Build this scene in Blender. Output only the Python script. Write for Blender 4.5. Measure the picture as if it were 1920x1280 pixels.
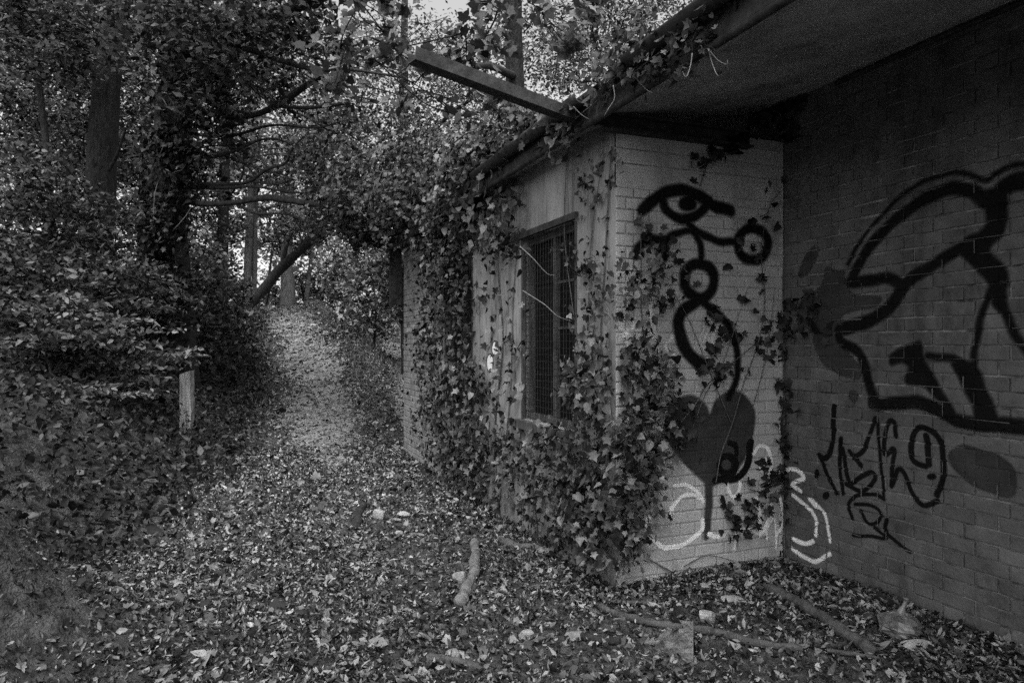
import bpy, math, random
import numpy as np
from mathutils import Vector, Matrix

for o in list(bpy.data.objects):
    bpy.data.objects.remove(o)
SC = bpy.context.scene
COL = SC.collection
rng = np.random.default_rng(11)
random.seed(5)

# ------------------------------------------------------------------ camera
YAW = math.radians(21.5)
EYE = np.array([0.0, 0.0, 1.5])
FPX, CU, CV = 1295.0, 960.0, 645.0        # focal length and principal point in photo pixels (1920 wide)
cam = bpy.data.cameras.new('camera')
cam.sensor_width = 36.0
cam.lens = FPX / 1920 * 36
cam.shift_y = (CV - 640) / 1920
cam.clip_start = 0.05
cam.clip_end = 600
cam_o = bpy.data.objects.new('camera', cam)
cam_o.location = EYE
cam_o.rotation_euler = (math.pi / 2, 0, -YAW)
COL.objects.link(cam_o)
SC.camera = cam_o

# ------------------------------------------------------------------ sky, sun, exposure
SUN_EL, SUN_AZ = math.radians(60), math.radians(-154)   # azimuth clockwise from +Y
world = bpy.data.worlds.new('World')
SC.world = world
world.use_nodes = True
wn = world.node_tree
wn.nodes.clear()
sky = wn.nodes.new('ShaderNodeTexSky')
sky.sky_type = 'NISHITA'
sky.sun_disc = False
sky.sun_elevation = SUN_EL
sky.sun_rotation = SUN_AZ
sky.dust_density = 4.0
sky.air_density = 1.0
bw = wn.nodes.new('ShaderNodeRGBToBW')       # the photograph is black and white
bg = wn.nodes.new('ShaderNodeBackground')
bg.inputs['Strength'].default_value = 0.12
wo = wn.nodes.new('ShaderNodeOutputWorld')
wn.links.new(sky.outputs[0], bw.inputs[0])
wn.links.new(bw.outputs[0], bg.inputs['Color'])
wn.links.new(bg.outputs[0], wo.inputs['Surface'])
sl = bpy.data.lights.new('sun', 'SUN')
sl.energy = 1.4
sl.angle = math.radians(35)
sun_o = bpy.data.objects.new('sun', sl)
sd = Vector((math.sin(SUN_AZ) * math.cos(SUN_EL), math.cos(SUN_AZ) * math.cos(SUN_EL), math.sin(SUN_EL)))
sun_o.rotation_euler = sd.to_track_quat('Z', 'Y').to_euler()
sun_o.location = (-20, 10, 30)
COL.objects.link(sun_o)
vs = SC.view_settings
vs.view_transform = 'Standard'
vs.look = 'None'
vs.gamma = 1.0
vs.use_curve_mapping = False
vs.exposure = 1.6
SC.render.engine = 'CYCLES'
SC.cycles.max_bounces = 5
SC.cycles.diffuse_bounces = 3
SC.cycles.glossy_bounces = 2
SC.cycles.transmission_bounces = 3
SC.cycles.transparent_max_bounces = 6
SC.cycles.use_denoising = False

# ------------------------------------------------------------------ camera maths used to survey the place
FW = np.array([math.sin(YAW), math.cos(YAW), 0.0])
RT = np.array([math.cos(YAW), -math.sin(YAW), 0.0])
UP = np.array([0, 0, 1.0])


def ray(u, v):
    return FW + RT * ((u - CU) / FPX) + UP * ((CV - v) / FPX)


def at(u, v, d):
    return EYE + ray(u, v) * d


def on_x(u, v, x):
    r = ray(u, v)
    return EYE + r * (x / r[0])


def on_y(u, v, y):
    r = ray(u, v)
    return EYE + r * (y / r[1])


# ------------------------------------------------------------------ object helpers
LOC = {}


def tag(o, label=None, cat=None, group=None, kind=None):
    if label: o['label'] = label
    if cat: o['category'] = cat
    if group: o['group'] = group
    if kind: o['kind'] = kind
    return o


def thing(name, label, cat, loc, group=None):
    o = bpy.data.objects.new(name, None)
    o.empty_display_size = 0.2
    COL.objects.link(o)
    o.location = tuple(float(c) for c in loc)
    LOC[o.name] = np.array(loc, float)
    return tag(o, label, cat, group)


def mesh_np(name, V, F, mat=None, shade=None, smooth=False, attr='shade'):
    """V (n,3); F list of index arrays (each m x k) or a list of tuples"""
    me = bpy.data.meshes.new(name)
    V = np.asarray(V, np.float32)
    if isinstance(F, np.ndarray):
        m, k = F.shape
        me.vertices.add(len(V))
        me.vertices.foreach_set('co', V.ravel())
        me.loops.add(m * k)
        me.loops.foreach_set('vertex_index', F.astype(np.int32).ravel())
        me.polygons.add(m)
        me.polygons.foreach_set('loop_start', np.arange(0, m * k, k, dtype=np.int32))
        me.update(calc_edges=True)
    else:
        me.from_pydata([tuple(map(float, p)) for p in V], [], [tuple(int(i) for i in f) for f in F])
        me.update()
    if smooth:
        me.polygons.foreach_set('use_smooth', np.ones(len(me.polygons), bool))
    if shade is not None:
        a = me.attributes.new(attr, 'FLOAT', 'POINT')
        a.data.foreach_set('value', np.asarray(shade, np.float32))
    if mat: me.materials.append(mat)
    return me


def put(name, V, F, mat, parent=None, origin=None, shade=None, smooth=False):
    """one mesh object; V in world coordinates"""
    V = np.asarray(V, float)
    if parent is not None:
        L = LOC[parent.name]
    else:
        L = np.zeros(3) if origin is None else np.asarray(origin, float)
    o = bpy.data.objects.new(name, mesh_np(name, V - L, F, mat, shade, smooth))
    COL.objects.link(o)
    if parent is not None:
        o.parent = parent
    else:
        o.location = tuple(L)
    LOC[o.name] = L
    return o


def place(name, me, M, parent):
    """an object sharing mesh data, world matrix M, under parent"""
    o = bpy.data.objects.new(name, me)
    COL.objects.link(o)
    o.parent = parent
    L = LOC[parent.name]
    o.matrix_local = Matrix.Translation(Vector(tuple(-L))) @ M
    return o


def box_vf(x0, x1, y0, y1, z0, z1):
    V = [(x, y, z) for z in (z0, z1) for y in (y0, y1) for x in (x0, x1)]
    F = [(0, 2, 3, 1), (4, 5, 7, 6), (0, 1, 5, 4), (1, 3, 7, 5), (3, 2, 6, 7), (2, 0, 4, 6)]
    return V, F


class MB:
    def __init__(s): s.V, s.F = [], []

    def add(s, V, F):
        n = len(s.V)
        s.V += [tuple(map(float, p)) for p in V]
        s.F += [tuple(int(i) + n for i in f) for f in F]
        return s

    def box(s, *a): return s.add(*box_vf(*a))

    def tube(s, *a, **k): return s.add(*tube_vf(*a, **k))

    def build(s, name, mat, parent=None, origin=None, smooth=False):
        return put(name, s.V, s.F, mat, parent, origin, smooth=smooth)


def catmull(P, n=6, closed=False):
    P = np.asarray(P, float)
    if len(P) < 3 and not closed:
        return P
    Q = np.vstack([P[-1], P, P[0], P[1]]) if closed else np.vstack([2 * P[0] - P[1], P, 2 * P[-1] - P[-2]])
    out = []
    for i in range(1, len(Q) - 2):
        a, b, c, d = Q[i - 1], Q[i], Q[i + 1], Q[i + 2]
        for t in np.linspace(0, 1, n, endpoint=False):
            out.append(0.5 * (2 * b + (c - a) * t + (2 * a - 5 * b + 4 * c - d) * t * t + (3 * b - a - 3 * c + d) * t ** 3))
    out.append(Q[-2])
    return np.array(out)


def tube_vf(P, R, seg=8, wob=0.0, smooth=4, caps=True):
    P = np.asarray(P, float)
    R = np.broadcast_to(np.asarray(R, float), (len(P),))
    if smooth and len(P) > 2:
        Q = catmull(np.hstack([P, R[:, None]]), smooth)
        P, R = Q[:, :3], np.maximum(Q[:, 3], 0.0005)
    n = len(P)
    T = np.gradient(P, axis=0)
    T /= np.linalg.norm(T, axis=1)[:, None] + 1e-9
    ref = np.array([0.31, 0.2, 0.93]) if abs(T[0] @ np.array([0.31, 0.2, 0.93])) < 0.85 else np.array([1.0, 0.1, 0])
    V = []
    X = np.cross(T[0], ref); X /= np.linalg.norm(X)
    for i in range(n):
        X = X - T[i] * (X @ T[i]); X /= np.linalg.norm(X) + 1e-9
        Y = np.cross(T[i], X)
        for k in range(seg):
            a = 2 * math.pi * k / seg
            r = R[i] * (1 + (wob * (rng.random() - 0.5) * 2 if wob else 0))
            V.append(P[i] + (X * math.cos(a) + Y * math.sin(a)) * r)
    F = []
    for i in range(n - 1):
        for k in range(seg):
            a, b = i * seg + k, i * seg + (k + 1) % seg
            F.append((a, b, b + seg, a + seg))
    if caps:
        F.append(tuple(range(seg - 1, -1, -1)))
        F.append(tuple((n - 1) * seg + k for k in range(seg)))
    return V, F


# ------------------------------------------------------------------ materials (all neutral grey: a black and white photograph)
def new_mat(name):
    m = bpy.data.materials.new(name)
    m.use_nodes = True
    nt = m.node_tree
    nt.nodes.clear()
    return m, nt


def N(nt, t, **k):
    n = nt.nodes.new(t)
    for a, b in k.items(): setattr(n, a, b)
    return n


def surf(name, lo, hi, scale=6.0, rough=0.9, bump=0.3, bscale=60.0, stretch=(1, 1, 1), detail=6.0, spec=0.25,
         stain=None, stain_scale=1.5, stain_stretch=(1, 1, 1), rand=0.0, bdist=0.01, contrast=(0.35, 0.65), gloss_attr=None):
    m, nt = new_mat(name)
    L = nt.links
    geo = N(nt, 'ShaderNodeNewGeometry')
    mp = N(nt, 'ShaderNodeMapping'); mp.inputs['Scale'].default_value = stretch
    L.new(geo.outputs['Position'], mp.inputs['Vector'])
    nz = N(nt, 'ShaderNodeTexNoise'); nz.inputs['Scale'].default_value = scale; nz.inputs['Detail'].default_value = detail
    nz.inputs['Roughness'].default_value = 0.65
    L.new(mp.outputs[0], nz.inputs['Vector'])
    rp = N(nt, 'ShaderNodeMapRange')
    rp.inputs['From Min'].default_value, rp.inputs['From Max'].default_value = contrast
    rp.inputs['To Min'].default_value, rp.inputs['To Max'].default_value = lo, hi
    L.new(nz.outputs['Fac'], rp.inputs['Value'])
    col = rp.outputs['Result']
    if stain is not None:
        mp2 = N(nt, 'ShaderNodeMapping'); mp2.inputs['Scale'].default_value = stain_stretch
        L.new(geo.outputs['Position'], mp2.inputs['Vector'])
        n2 = N(nt, 'ShaderNodeTexNoise'); n2.inputs['Scale'].default_value = stain_scale; n2.inputs['Detail'].default_value = 8
        n2.inputs['Roughness'].default_value = 0.7
        L.new(mp2.outputs[0], n2.inputs['Vector'])
        r2 = N(nt, 'ShaderNodeMapRange')
        r2.inputs['From Min'].default_value, r2.inputs['From Max'].default_value = 0.52, 0.68
        r2.inputs['To Min'].default_value, r2.inputs['To Max'].default_value = 1.0, stain
        L.new(n2.outputs['Fac'], r2.inputs['Value'])
        mu = N(nt, 'ShaderNodeMath', operation='MULTIPLY')
        L.new(col, mu.inputs[0]); L.new(r2.outputs[0], mu.inputs[1])
        col = mu.outputs[0]
    if rand:
        oi = N(nt, 'ShaderNodeObjectInfo')
        r3 = N(nt, 'ShaderNodeMapRange')
        r3.inputs['To Min'].default_value, r3.inputs['To Max'].default_value = 1 - rand, 1 + rand
        L.new(oi.outputs['Random'], r3.inputs['Value'])
        mu = N(nt, 'ShaderNodeMath', operation='MULTIPLY')
        L.new(col, mu.inputs[0]); L.new(r3.outputs[0], mu.inputs[1])
        col = mu.outputs[0]
    bs = N(nt, 'ShaderNodeBsdfPrincipled')
    bs.inputs['Roughness'].default_value = rough
    bs.inputs['Specular IOR Level'].default_value = spec
    L.new(col, bs.inputs['Base Color'])
    if bump:
        bn = N(nt, 'ShaderNodeTexNoise'); bn.inputs['Scale'].default_value = bscale; bn.inputs['Detail'].default_value = 5
        L.new(mp.outputs[0], bn.inputs['Vector'])
        bu = N(nt, 'ShaderNodeBump'); bu.inputs['Strength'].default_value = bump; bu.inputs['Distance'].default_value = bdist
        L.new(bn.outputs['Fac'], bu.inputs['Height'])
        L.new(bu.outputs[0], bs.inputs['Normal'])
    out = N(nt, 'ShaderNodeOutputMaterial')
    L.new(bs.outputs[0], out.inputs['Surface'])
    return m


def leaf_mat(name, mul=1.0, trans=0.3, rough=0.45, spec=0.4, vein=0.25):
    """colour comes from each leaf's own shade attribute"""
    m, nt = new_mat(name)
    L = nt.links
    at_ = N(nt, 'ShaderNodeAttribute', attribute_name='shade')
    geo = N(nt, 'ShaderNodeNewGeometry')
    nz = N(nt, 'ShaderNodeTexNoise'); nz.inputs['Scale'].default_value = 45
    L.new(geo.outputs['Position'], nz.inputs['Vector'])
    r = N(nt, 'ShaderNodeMapRange')
    r.inputs['From Min'].default_value, r.inputs['From Max'].default_value = 0.3, 0.7
    r.inputs['To Min'].default_value, r.inputs['To Max'].default_value = mul * (1 - vein), mul * (1 + vein)
    L.new(nz.outputs['Fac'], r.inputs['Value'])
    mu = N(nt, 'ShaderNodeMath', operation='MULTIPLY')
    L.new(at_.outputs['Fac'], mu.inputs[0]); L.new(r.outputs[0], mu.inputs[1])
    bs = N(nt, 'ShaderNodeBsdfPrincipled')
    bs.inputs['Roughness'].default_value = rough
    bs.inputs['Specular IOR Level'].default_value = spec
    L.new(mu.outputs[0], bs.inputs['Base Color'])
    out = N(nt, 'ShaderNodeOutputMaterial')
    if trans:
        tr = N(nt, 'ShaderNodeBsdfTranslucent')
        L.new(mu.outputs[0], tr.inputs['Color'])
        mx = N(nt, 'ShaderNodeMixShader'); mx.inputs[0].default_value = trans
        L.new(bs.outputs[0], mx.inputs[1]); L.new(tr.outputs[0], mx.inputs[2])
        L.new(mx.outputs[0], out.inputs['Surface'])
    else:
        L.new(bs.outputs[0], out.inputs['Surface'])
    return m


def spray_mat(name, c, var=0.25, wear=0.25):
    """sprayed paint: coverage attribute drives how much of the wall shows through"""
    m, nt = new_mat(name)
    L = nt.links
    at_ = N(nt, 'ShaderNodeAttribute', attribute_name='cover')
    geo = N(nt, 'ShaderNodeNewGeometry')
    nz = N(nt, 'ShaderNodeTexNoise'); nz.inputs['Scale'].default_value = 9; nz.inputs['Detail'].default_value = 8
    L.new(geo.outputs['Position'], nz.inputs['Vector'])
    r = N(nt, 'ShaderNodeMapRange')
    r.inputs['From Min'].default_value, r.inputs['From Max'].default_value = 0.3, 0.7
    r.inputs['To Min'].default_value, r.inputs['To Max'].default_value = c * (1 - var), c * (1 + var)
    L.new(nz.outputs['Fac'], r.inputs['Value'])
    bs = N(nt, 'ShaderNodeBsdfPrincipled')
    bs.inputs['Roughness'].default_value = 0.8
    bs.inputs['Specular IOR Level'].default_value = 0.1
    L.new(r.outputs[0], bs.inputs['Base Color'])
    n2 = N(nt, 'ShaderNodeTexNoise'); n2.inputs['Scale'].default_value = 160; n2.inputs['Detail'].default_value = 3
    L.new(geo.outputs['Position'], n2.inputs['Vector'])
    r2 = N(nt, 'ShaderNodeMapRange')
    r2.inputs['From Min'].default_value, r2.inputs['From Max'].default_value = 0.25, 0.42
    r2.inputs['To Min'].default_value, r2.inputs['To Max'].default_value = 1 - wear, 1.0
    L.new(n2.outputs['Fac'], r2.inputs['Value'])
    mu = N(nt, 'ShaderNodeMath', operation='MULTIPLY')
    L.new(at_.outputs['Fac'], mu.inputs[0]); L.new(r2.outputs[0], mu.inputs[1])
    tp = N(nt, 'ShaderNodeBsdfTransparent')
    mx = N(nt, 'ShaderNodeMixShader')
    L.new(mu.outputs[0], mx.inputs[0]); L.new(tp.outputs[0], mx.inputs[1]); L.new(bs.outputs[0], mx.inputs[2])
    out = N(nt, 'ShaderNodeOutputMaterial')
    L.new(mx.outputs[0], out.inputs['Surface'])
    return m


def glass_mat():
    m, nt = new_mat('dirty_glass')
    bs = N(nt, 'ShaderNodeBsdfPrincipled')
    bs.inputs['Base Color'].default_value = (0.004, 0.004, 0.004, 1)
    bs.inputs['Roughness'].default_value = 0.35
    bs.inputs['Specular IOR Level'].default_value = 0.25
    out = N(nt, 'ShaderNodeOutputMaterial')
    nt.links.new(bs.outputs[0], out.inputs['Surface'])
    return m


M = dict(
    soil=surf('soil', 0.012, 0.035, 5, 0.95, 0.8, 40, bdist=0.03),
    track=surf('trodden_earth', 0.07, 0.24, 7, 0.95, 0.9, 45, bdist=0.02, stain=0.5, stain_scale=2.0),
    moss=surf('mossy_earth', 0.008, 0.085, 9, 0.95, 1.0, 60, bdist=0.03),
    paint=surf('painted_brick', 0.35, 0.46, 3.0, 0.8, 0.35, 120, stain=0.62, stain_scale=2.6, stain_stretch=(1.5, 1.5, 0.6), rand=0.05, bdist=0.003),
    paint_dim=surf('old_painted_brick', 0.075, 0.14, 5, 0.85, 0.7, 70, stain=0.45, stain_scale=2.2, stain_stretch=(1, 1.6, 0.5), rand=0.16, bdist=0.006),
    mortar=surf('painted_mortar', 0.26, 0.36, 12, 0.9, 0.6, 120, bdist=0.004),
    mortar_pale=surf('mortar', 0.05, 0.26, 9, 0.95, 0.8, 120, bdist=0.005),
    brick=surf('bare_brick', 0.16, 0.36, 7, 0.9, 0.5, 90, rand=0.2, bdist=0.004),
    render=surf('flaking_render', 0.18, 0.36, 2.2, 0.85, 0.35, 70, stretch=(1, 1.6, 0.45), stain=0.28, stain_scale=2.6,
                stain_stretch=(2.5, 2.5, 0.35), bdist=0.006),
    concrete=surf('soffit_concrete', 0.26, 0.48, 3, 0.9, 0.5, 70, stain=0.45, stain_scale=2.4, bdist=0.004),
    roof=surf('roof_felt', 0.02, 0.05, 6, 0.95, 0.6, 40),
    iron=surf('rusted_iron', 0.012, 0.055, 14, 0.7, 0.6, 80, stain=0.5, stain_scale=6, spec=0.4, bdist=0.004),
    iron_pale=surf('flaking_iron', 0.04, 0.13, 12, 0.75, 0.7, 70, stain=0.35, stain_scale=6, spec=0.4, bdist=0.005),
    timber=surf('weathered_timber', 0.10, 0.26, 9, 0.85, 0.6, 40, stretch=(3, 3, 0.5), bdist=0.006),
    post=surf('grey_post', 0.12, 0.36, 10, 0.9, 0.7, 30, stretch=(4, 4, 0.25), stain=0.4, stain_scale=5, stain_stretch=(3, 3, 0.6), bdist=0.008),
    bark=surf('bark', 0.012, 0.04, 10, 0.95, 1.0, 26, stretch=(2, 2, 0.5), bdist=0.03),
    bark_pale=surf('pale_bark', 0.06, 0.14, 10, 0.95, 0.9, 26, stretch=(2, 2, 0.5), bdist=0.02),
    stick=surf('dead_wood', 0.035, 0.10, 18, 0.9, 1.0, 50, bdist=0.012, stain=0.35, stain_scale=9),
    stick_pale=surf('pale_dead_wood', 0.05, 0.20, 18, 0.9, 1.0, 50, bdist=0.012, stain=0.35, stain_scale=9),
    stem=surf('ivy_stem', 0.06, 0.14, 25, 0.8, 0.4, 80),
    stem_pale=surf('pale_tendril', 0.13, 0.24, 25, 0.7, 0.2, 80),
    stone=surf('stone', 0.12, 0.32, 10, 0.9, 0.8, 50, stain=0.5, stain_scale=6, bdist=0.012),
    plaster=surf('broken_concrete', 0.14, 0.42, 18, 0.9, 0.9, 70, stain=0.3, stain_scale=9, bdist=0.012),
    slab=surf('mossy_slab', 0.03, 0.19, 22, 0.95, 1.0, 60, stain=0.2, stain_scale=7, bdist=0.02),
    bag=surf('crumpled_plastic', 0.06, 0.15, 8, 0.4, 0.5, 25, spec=0.5),
    sash=surf('dirty_sash', 0.03, 0.10, 9, 0.85, 0.6, 40, stretch=(3, 3, 0.5), bdist=0.006, stain=0.4, stain_scale=7),
    wire=surf('wire', 0.012, 0.03, 20, 0.6, 0.0),
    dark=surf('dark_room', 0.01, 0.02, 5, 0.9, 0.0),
    glass=glass_mat(),
    litter=leaf_mat('fallen_leaf', 1.0, 0.08, 0.6, 0.25),
    ivy=leaf_mat('ivy_leaf', 1.0, 0.15, 0.5, 0.28),
    leaf=leaf_mat('tree_leaf', 1.15, 0.45, 0.55, 0.2),
    grass=leaf_mat('grass_blade', 1.0, 0.3, 0.6, 0.3),
    black=spray_mat('black_spray', 0.006, 0.3, 0.25),
    grey=spray_mat('grey_spray', 0.042, 0.25, 0.2),
    white=spray_mat('white_spray', 0.8, 0.12, 0.3),
    ghost=spray_mat('faded_white_spray', 0.62, 0.2, 0.45),
)


# ------------------------------------------------------------------ terrain
def sstep(t):
    t = np.clip(t, 0, 1)
    return t * t * (3 - 2 * t)


_ph = rng.random((24, 3)) * 6.28
_fr = np.array([(math.cos(a), math.sin(a)) for a in rng.random(24) * 6.28])


def wav(x, y, base=1.0):
    s = 0
    for i in range(12):
        f = base * (0.7 + 0.45 * i)
        s = s + np.sin(f * (_fr[i, 0] * x + _fr[i, 1] * y) + _ph[i, 0]) / (1 + 0.5 * i)
    return s / 3.0


def xleft(y):
    return np.interp(y, [-5, 2.5, 4, 5.5, 9.3, 12, 15, 20, 24, 30, 60], [-1.9, -1.5, -1.0, -0.75, 0.1, 0.3, 0.55, 0.5, 0.1, -0.8, -3])


def gz(x, y):
    x = np.asarray(x, float); y = np.asarray(y, float)
    p = 2.65 * sstep((y - 8.5) / 16.5)
    p = p - 0.9 * sstep((y - 26) / 20)
    right = sstep((x - 2.2) / 1.5) * sstep((y - 9.5) / 4)
    p = p * (1 - 0.34 * right)
    xl = xleft(y)
    b = np.clip(xl - x, 0, None)
    bank = 2.3 * (1 - np.exp(-b * 0.30)) * sstep(b / 1.6 + 0.1) * sstep((y - 3.2) / 4)
    mound = 1.02 * np.exp(-(((x + 1.75) / 0.85) ** 2 + ((y - 4.1) / 0.80) ** 2) ** 1.1)
    hump = 0.42 * np.exp(-(((x - 2.55) / 0.75) ** 2 + ((y - 16.5) / 2.6) ** 2))
    hump += 0.30 * np.exp(-(((x - 2.2) / 0.9) ** 2 + ((y - 22) / 2.2) ** 2))
    heap = 0.05 * sstep((x - 1.5) / 1.4) * sstep((5 - y) / 3)
    n = 0.02 * wav(x, y, 2.3) + 0.05 * wav(x + 9, y, 0.9) * sstep((np.abs(x - 0.7) + np.clip(y - 9, 0, None) * 0.15) / 2.5)
    return p + bank + mound + hump + heap + n


def on_ground(u, v):
    r = ray(u, v)
    lo = None
    for d in np.arange(1.2, 60, 0.02):
        q = EYE + r * d
        if q[2] <= gz(q[0], q[1]):
            return np.array([q[0], q[1], float(gz(q[0], q[1]))])
    return q


def gcoords(lo, hi, c0, c1, fine, grow):
    c = list(np.arange(c0, c1, fine))
    s = fine
    while c[-1] < hi: s *= grow; c.append(c[-1] + s)
    s = fine
    while c[0] > lo: s *= grow; c.insert(0, c[0] - s)
    return np.array(c)


gx = gcoords(-90, 90, -3.2, 4.0, 0.05, 1.09)
gy = gcoords(-30, 140, 1.2, 9.5, 0.06, 1.045)
GX, GY = np.meshgrid(gx, gy)
fine_n = 0.006 * np.sin(GX * 31 + np.sin(GY * 17) * 2) * np.sin(GY * 29 + GX * 7) + rng.normal(0, 0.005, GX.shape)
GZ = gz(GX, GY) + fine_n
# the mound of bare earth in the foreground is rougher
mw = np.exp(-(((GX + 1.5) / 1.1) ** 2 + ((GY - 3.9) / 1.0) ** 2))
GZ = GZ + mw * (0.045 * wav(GX, GY, 7.0) + 0.02 * wav(GX + 3, GY, 19.0) + rng.normal(0, 0.011, GX.shape))
nx, ny = len(gx), len(gy)
idx = np.arange(nx * ny).reshape(ny, nx)
Fg = np.stack([idx[:-1, :-1], idx[:-1, 1:], idx[1:, 1:], idx[1:, :-1]], -1).reshape(-1, 4)
ground = put('ground', np.stack([GX, GY, GZ], -1).reshape(-1, 3), Fg, M['moss'], smooth=True)
tag(ground, 'dark earth of the woodland floor and path', 'ground', kind='structure')


def track(name, label, centre, yr, half):
    yy = np.arange(yr[0], yr[1], 0.10)
    m = 13
    V = []
    for y in yy:
        c = float(np.interp(y, centre[0], centre[1]))
        h = half * (1 + 0.18 * math.sin(y * 1.7) + 0.10 * math.sin(y * 4.3 + 1)) * float(sstep((y - yr[0]) / 2.5) * 0.9 + 0.1)
        for k in range(m):
            x = c + h * (k / (m - 1) * 2 - 1) * (1 + rng.normal(0, 0.03))
            e = abs(k / (m - 1) * 2 - 1)
            V.append((x, y, float(gz(x, y)) + 0.022 - 0.05 * e ** 3 + rng.normal(0, 0.004)))
    n = len(yy)
    F = [(i * m + k, i * m + k + 1, (i + 1) * m + k + 1, (i + 1) * m + k) for i in range(n - 1) for k in range(m - 1)]
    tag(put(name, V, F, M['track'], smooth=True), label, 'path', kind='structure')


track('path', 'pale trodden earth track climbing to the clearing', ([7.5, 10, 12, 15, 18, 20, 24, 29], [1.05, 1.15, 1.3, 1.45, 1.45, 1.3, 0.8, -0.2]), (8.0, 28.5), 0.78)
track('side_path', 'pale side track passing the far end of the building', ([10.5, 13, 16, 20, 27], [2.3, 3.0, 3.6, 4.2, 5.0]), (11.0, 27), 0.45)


# ------------------------------------------------------------------ leaf templates (tip along +Y, normal +Z, unit length)
def T_ovate():
    V = np.array([(0, 0, 0), (-0.27, 0.35, 0.07), (0.27, 0.35, 0.07), (0, 0.45, 0), (-0.17, 0.75, 0.05), (0.17, 0.75, 0.05), (0, 1, -0.04)])
    F = np.array([(0, 2, 3), (0, 3, 1), (1, 3, 4), (3, 2, 5), (4, 3, 6), (3, 5, 6)])
    return V - [0, 0.5, 0], F


def T_rhomb():
    V = np.array([(0, 0, 0), (0.27, 0.5, 0.06), (0, 1, -0.05), (-0.27, 0.5, 0.06)])
    return V - [0, 0.5, 0], np.array([(0, 1, 2), (0, 2, 3)])


def fan(pts, c=(0, 0.42, 0.0), lift=0.05):
    V = [c] + [(x, y, lift * (abs(x) * 2) - 0.1 * max(0, y - 0.6)) for x, y in pts]
    n = len(pts)
    F = [(0, 1 + i, 1 + (i + 1) % n) for i in range(n)]
    return np.array(V) - [0, 0.45, 0], np.array(F)


def T_ivy():
    h = [(0.0, 0.06), (0.20, -0.02), (0.36, 0.12), (0.24, 0.30), (0.50, 0.46), (0.20, 0.60), (0, 1.0)]
    pts = h + [(-x, y) for x, y in h[-2:0:-1]]
    return fan(pts)


def T_ivy3():
    h = [(0.0, 0.05), (0.24, -0.01), (0.40, 0.16), (0.44, 0.34), (0.22, 0.56), (0.12, 0.80), (0, 1.0)]
    return fan(h + [(-x, y) for x, y in h[-2:0:-1]], lift=0.10)


def T_ivyh():
    h = [(0.0, 0.05), (0.18, -0.02), (0.36, 0.10), (0.38, 0.34), (0.24, 0.66), (0, 1.0)]
    return fan(h + [(-x, y) for x, y in h[-2:0:-1]], lift=0.12)


def T_maple():
    h = [(0.0, 0.0), (0.22, 0.04), (0.42, 0.06), (0.38, 0.24), (0.60, 0.42), (0.44, 0.56), (0.34, 0.62), (0.24, 0.58), (0.20, 0.74), (0, 1.0)]
    pts = h + [(-x, y) for x, y in h[-2:0:-1]]
    return fan(pts, lift=0.03)


V_, F_ = T_ovate()
TPL = dict(narrow=(V_ * [0.62, 1, 1.2], F_), ovate=T_ovate(), rhomb=T_rhomb(), ivy=T_ivy(), ivy3=T_ivy3(), ivyh=T_ivyh(), maple=T_maple())


def frames(Nn, T):
    Nn = Nn / (np.linalg.norm(Nn, axis=1)[:, None] + 1e-9)
    T = T - Nn * np.sum(T * Nn, 1)[:, None]
    T = T / (np.linalg.norm(T, axis=1)[:, None] + 1e-9)
    return np.cross(T, Nn), T, Nn


def leaf_arrays(P, Nn, T, S, shade, tmpl, curl=0.0):
    V0, F0 = TPL[tmpl]
    X, Y, Z = frames(Nn, T)
    n, k = len(P), len(V0)
    wx = S * (0.85 + 0.3 * rng.random(n))
    c = (rng.random(n) * 2 - 0.6) * curl
    loc = np.broadcast_to(V0, (n, k, 3)).copy()
    loc[:, :, 2] += c[:, None] * (loc[:, :, 1] ** 2 - 0.1) + c[:, None] * 0.9 * loc[:, :, 0] ** 2
    V = (P[:, None, :] + X[:, None, :] * (loc[:, :, 0] * wx[:, None])[..., None]
         + Y[:, None, :] * (loc[:, :, 1] * S[:, None])[..., None] + Z[:, None, :] * (loc[:, :, 2] * S[:, None])[..., None])
    F = (np.arange(n) * k)[:, None, None] + F0[None]
    sh = np.repeat(shade, k)
    return V.reshape(-1, 3), F.reshape(-1, 3), sh


def leaf_obj(name, P, Nn, T, S, shade, tmpl, mat, parent=None, curl=0.0):
    V, F, sh = leaf_arrays(P, Nn, T, S, shade, tmpl, curl)
    return put(name, V, F, mat, parent, shade=sh)


def unit(n):
    v = rng.normal(size=(n, 3))
    return v / np.linalg.norm(v, axis=1)[:, None]


VAR = {}


def variants(tmpl, mat, lo, hi, k=10, curl=0.3):
    key = (tmpl, mat.name, lo, hi)
    if key not in VAR:
        L = []
        for i in range(k):
            z = np.array([[0, 0, 0.0]])
            sh = lo + (hi - lo) * ((i + 0.5) / k) ** 1.5
            V, F, s = leaf_arrays(z, np.array([[0, 0, 1.0]]), np.array([[0, 1.0, 0]]), np.ones(1), np.array([sh]), tmpl, curl)
            L.append(mesh_np('leaf', V, F, mat, s))
        VAR[key] = L
    return VAR[key]


def leaf_pieces(name, P, Nn, T, S, tmpl, mat, parent, lo, hi, curl=0.3):
    vs_ = variants(tmpl, mat, lo, hi, curl=curl)
    X, Y, Z = frames(Nn, T)
    for i in range(len(P)):
        R = np.eye(4)
        R[:3, 0], R[:3, 1], R[:3, 2], R[:3, 3] = X[i] * S[i], Y[i] * S[i], Z[i] * S[i], P[i]
        place(name, vs_[int(rng.integers(len(vs_)))], Matrix(R.tolist()), parent)


def project(P):
    q = P - EYE
    d = q @ FW
    return CU + FPX * (q @ RT) / d, CV - FPX * q[:, 2] / d, d


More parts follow.
